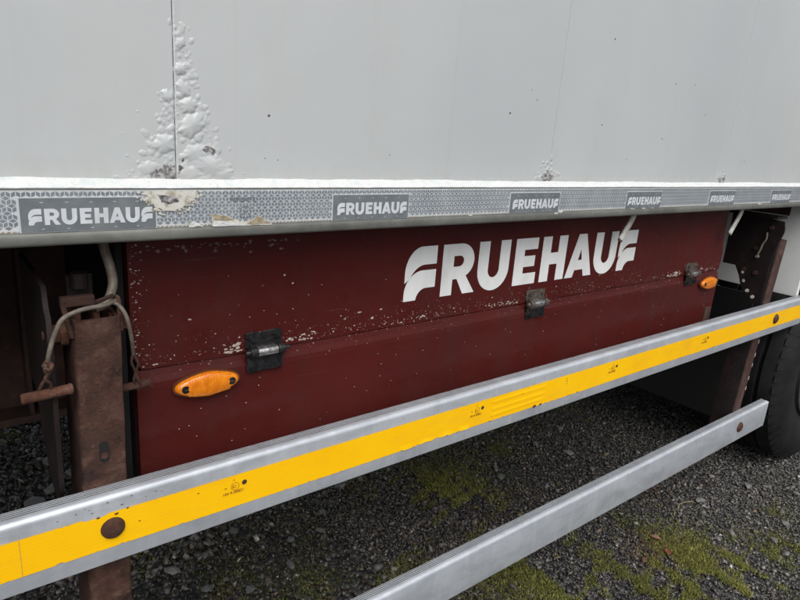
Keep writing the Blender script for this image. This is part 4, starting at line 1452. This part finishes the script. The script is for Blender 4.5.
# larger stones one can pick out, each its own part of the ground
random.seed(77)
def stone(x, y, s, tint, flat=0.45):
    bm = bmesh.new()
    bmesh.ops.create_icosphere(bm, subdivisions=1, radius=1)
    ax, ay = random.uniform(0.9, 1.4), random.uniform(0.65, 1.0)
    rot = random.uniform(0, 3)
    for v_ in bm.verts:
        p = v_.co * random.uniform(0.8, 1.18)
        p = Vector((p.x * ax, p.y * ay, p.z * flat)) * s
        v_.co = Matrix.Rotation(rot, 3, 'Z') @ p
    me = bpy.data.meshes.new('stone'); bm.to_mesh(me); bm.free()
    a = me.attributes.new('tint', 'FLOAT', 'FACE')
    a.data.foreach_set('value', [tint] * len(me.polygons))
    o = link('stone', me, M['stone'], ground, loc=(x, y, 0.006 + s * flat * 0.4))
for x, y, s, t in ((0.291, 1.422, .034, .5), (0.492, 0.787, .022, .9), (0.857, 0.722, .016, .6), (1.168, 0.912, .026, .45), (2.091, 0.728, .020, .4), (2.158, 0.597, .022, .45),
                   (2.13, 0.452, .016, .5), (1.509, 0.927, .018, .4), (2.314, 0.761, .018, .5), (2.313, 0.078, .018, .7), (0.963, 0.716, .014, .7), (0.651, 0.589, .018, .5),
                   (0.36, 1.50, .026, .3), (0.22, 1.36, .03, .25), (0.30, 1.62, .024, .4), (0.44, 1.30, .022, .3), (0.72, 0.86, .018, .35), (0.80, 0.62, .017, .4), (0.60, 0.80, .016, .5),
                   (1.02, 0.80, .016, .3), (0.55, 0.66, .017, .2), (2.6, 0.02, .018, .6), (2.72, -0.12, .015, .7), (2.45, -0.18, .016, .6), (2.3, -0.2, .016, .5), (1.75, 0.62, .018, .3)):
    stone(x, y, s, t)

# moss and short grass: blades gathered in patches
patches = [(1.62, 0.02, .16, .8), (1.95, -0.12, .20, .7), (2.25, -0.30, .12, .9), (1.55, 0.75, .18, .45), (1.75, -0.22, .10, 1.3), (2.02, -0.20, .09, 1.4), (1.28, 0.30, .08, .8), (0.98, 0.42, .05, .8), (1.909, -0.09, .13, 1.3), (1.951, -0.265, .12, 1.7), (2.15, -0.36, .10, 1.5), (1.45, 0.10, .12, 1.0), (1.80, -0.05, .12, .8), (2.06, -0.33, .09, .9), (1.655, -0.06, .12, .7), (1.384, 0.196, .14, .75), (1.60, 0.15, .12, .5), (1.47, 0.618, .15, 1.2),
           (1.349, 0.769, .14, .5), (1.917, 0.80, .08, .55), (1.369, 0.407, .16, .6), (1.20, 0.55, .14, .7), (1.3, 1.10, .08, .4), (0.391, 1.359, .03, .4), (0.455, 0.896, .035, .8),
           (0.615, 0.647, .07, .5), (0.796, 0.494, .08, .6), (2.507, -0.105, .06, .7), (1.836, 0.39, .13, .35), (0.33, 1.62, .06, .5), (1.872, 0.152, .10, .4), (2.30, -0.24, .07, .6), (2.36, -0.32, .06, .7), (1.05, 0.45, .10, .5),
           (0.20, 1.92, .06, .7), (2.1, 0.9, .06, .3), (1.0, 1.05, .06, .35)]
mx, my, mk = [], [], []
r = np.random.default_rng(5)
for x, y, rad, den in patches:
    n = int(42000 * rad * rad * den * 9)
    a = r.normal(0, rad * 0.62, (n, 2))
    px_, py_ = x + a[:, 0], y + a[:, 1]
    keep = nz2(px_, py_, 9, (9.0, 22.0, 47.0, 95.0)) * 2.4 + r.uniform(-0.3, 0.35, n) > 0.12
    mx.append(px_[keep]); my.append(py_[keep]); mk.append(np.full(keep.sum(), den))
n = 130000          # thin scatter everywhere
px_, py_ = r.uniform(-0.2, 3.8, n), r.uniform(-0.9, 2.3, n)
keep = (nz2(px_, py_, 14, (1.9, 4.0, 9.0, 24.0, 50.0)) + 0.9 * nz2(px_, py_, 15, (30.0, 66.0)) > 0.42)
mx.append(px_[keep]); my.append(py_[keep]); mk.append(np.full(keep.sum(), 0.45))
mx, my, mk = map(np.concatenate, (mx, my, mk))
n = len(mx)
ang = r.uniform(0, 2 * PI, n); lean = r.uniform(0.1, 1.1, n); hgt = r.uniform(0.0035, 0.010, n) * (0.75 + 0.5 * mk); wd = r.uniform(0.0009, 0.0021, n)
z0 = r.uniform(0.001, 0.008, n)
la = r.uniform(0, 2 * PI, n)
A = np.stack([mx - wd * np.cos(ang), my - wd * np.sin(ang), z0], 1)
Bv = np.stack([mx + wd * np.cos(ang), my + wd * np.sin(ang), z0], 1)
Cv = np.stack([mx + hgt * np.sin(lean) * np.cos(la), my + hgt * np.sin(lean) * np.sin(la), z0 + hgt * np.cos(lean)], 1)
Vm = np.stack([A, Bv, Cv], 1).reshape(-1, 3)
Fm = np.arange(3 * n).reshape(n, 3)
tint = np.clip(r.normal(0.36, 0.18, n) + 0.28 * (mk - 0.5), 0, 0.94)
tint = np.where(r.random(n) > 0.985, 1.0, tint)
mo = obj_np('moss', Vm, Fm, M['moss'], None, 'stuff', tint)
mo['label'] = 'patches of yellow green moss growing through the dark gravel'
mo['category'] = 'moss'
# brown litter: fine stems and needles
n = 22000
lx, ly = r.uniform(0.2, 3.2, n), r.uniform(-0.7, 1.5, n)
keep = nz2(lx, ly, 33, (2.0, 5.0, 12.0)) > 0.05
extra = 700
lx = np.concatenate([lx[keep], r.normal(1.86, 0.07, extra), r.normal(2.2, 0.08, 300)]); ly = np.concatenate([ly[keep], r.normal(0.03, 0.05, extra), r.normal(0.22, 0.06, 300)])
n = len(lx)
ang = r.uniform(0, 2 * PI, n); ln = r.uniform(0.004, 0.014, n); wd = r.uniform(0.0006, 0.0022, n); z0 = r.uniform(0.006, 0.011, n)
dx, dy = np.cos(ang), np.sin(ang)
Vl = np.stack([np.stack([lx - dy * wd, ly + dx * wd, z0], 1), np.stack([lx + dy * wd, ly - dx * wd, z0 + 0.001], 1), np.stack([lx + dx * ln, ly + dy * ln, z0 + r.uniform(0, 0.004, n)], 1)], 1).reshape(-1, 3)
lo = obj_np('plant_litter', Vl, np.arange(3 * n).reshape(n, 3), M['litter'], None, 'stuff', r.random(n))
lo['label'] = 'fine brown dead stems and needles strewn over the gravel'
lo['category'] = 'litter'

def leaf(x, y, s, rot, label, mat_=None):
    bm = bmesh.new()
    pts = [(-1, 0), (-0.6, 0.32), (-0.15, 0.50), (0.35, 0.40), (0.75, 0.2), (1.05, 0)]
    mid = [bm.verts.new((p[0] * s, 0, 0.10 * s * math.sin(p[0] * 2))) for p in pts]
    for sg in (1, -1):
        edge = [bm.verts.new((p[0] * s + random.uniform(-.05, .05) * s, sg * p[1] * s * random.uniform(0.85, 1.15), s * (0.16 * p[1] + random.uniform(-0.05, 0.2)))) for p in pts[1:-1]]
        bm.faces.new((mid[0], mid[1], edge[0]))
        for i in range(len(edge) - 1):
            bm.faces.new((mid[i + 1], mid[i + 2], edge[i + 1], edge[i]))
        bm.faces.new((mid[-2], mid[-1], edge[-1]))
    add_tube(bm, [(-1.0 * s, 0, -0.09 * s), (-1.5 * s, 0.05 * s, 0.0)], 0.0006, 5, sub=2)
    o = obj('leaf', bm, mat_ or M['leaf'], None, loc=(x, y, 0.0145), smooth=60)
    o.rotation_euler = (0, 0, rot)
    o['label'] = label
    o['category'] = 'leaf'
    o['group'] = 'dead leaves on the gravel'
brown = simple('brown_leaf', (0.15, 0.075, 0.04), 0.7, 0, (0.08, 0.04, 0.025), 60)
pink = simple('pinkish_leaf', (0.24, 0.13, 0.09), 0.7, 0, (0.16, 0.08, 0.05), 60)
leaf(1.890, -0.019, .019, 0.6, 'rust brown dead leaf on moss in front of the lower guard')
leaf(2.324, 0.245, .016, 2.4, 'orange brown dead leaf on gravel just beyond the lower edge of the lower guard')
leaf(1.925, 0.046, .020, 1.9, 'dull pink brown curled leaf at the edge of the brightest moss', pink)
leaf(1.779, 0.001, .017, 3.4, 'dark brown flattened leaf left of the rust brown leaf', brown)
leaf(2.17, 0.735, .015, 0.2, 'brown dead leaf in the shade under the trailer behind the lower guard', brown)
leaf(0.956, 0.671, .013, 1.0, 'small pinkish dead leaf in the shade between the two guards', pink)
bm = bmesh.new()
add_tube(bm, [(0, 0, 0), (0.03, 0.012, 0.006), (0.07, 0.008, 0.004), (0.105, -0.006, 0.002)], 0.0013, 6)
o = obj('straw', bm, M['straw'], None, loc=(2.16, 0.09, 0.014))
o['label'] = 'single dry straw stalk lying on bare gravel'
o['category'] = 'straw'
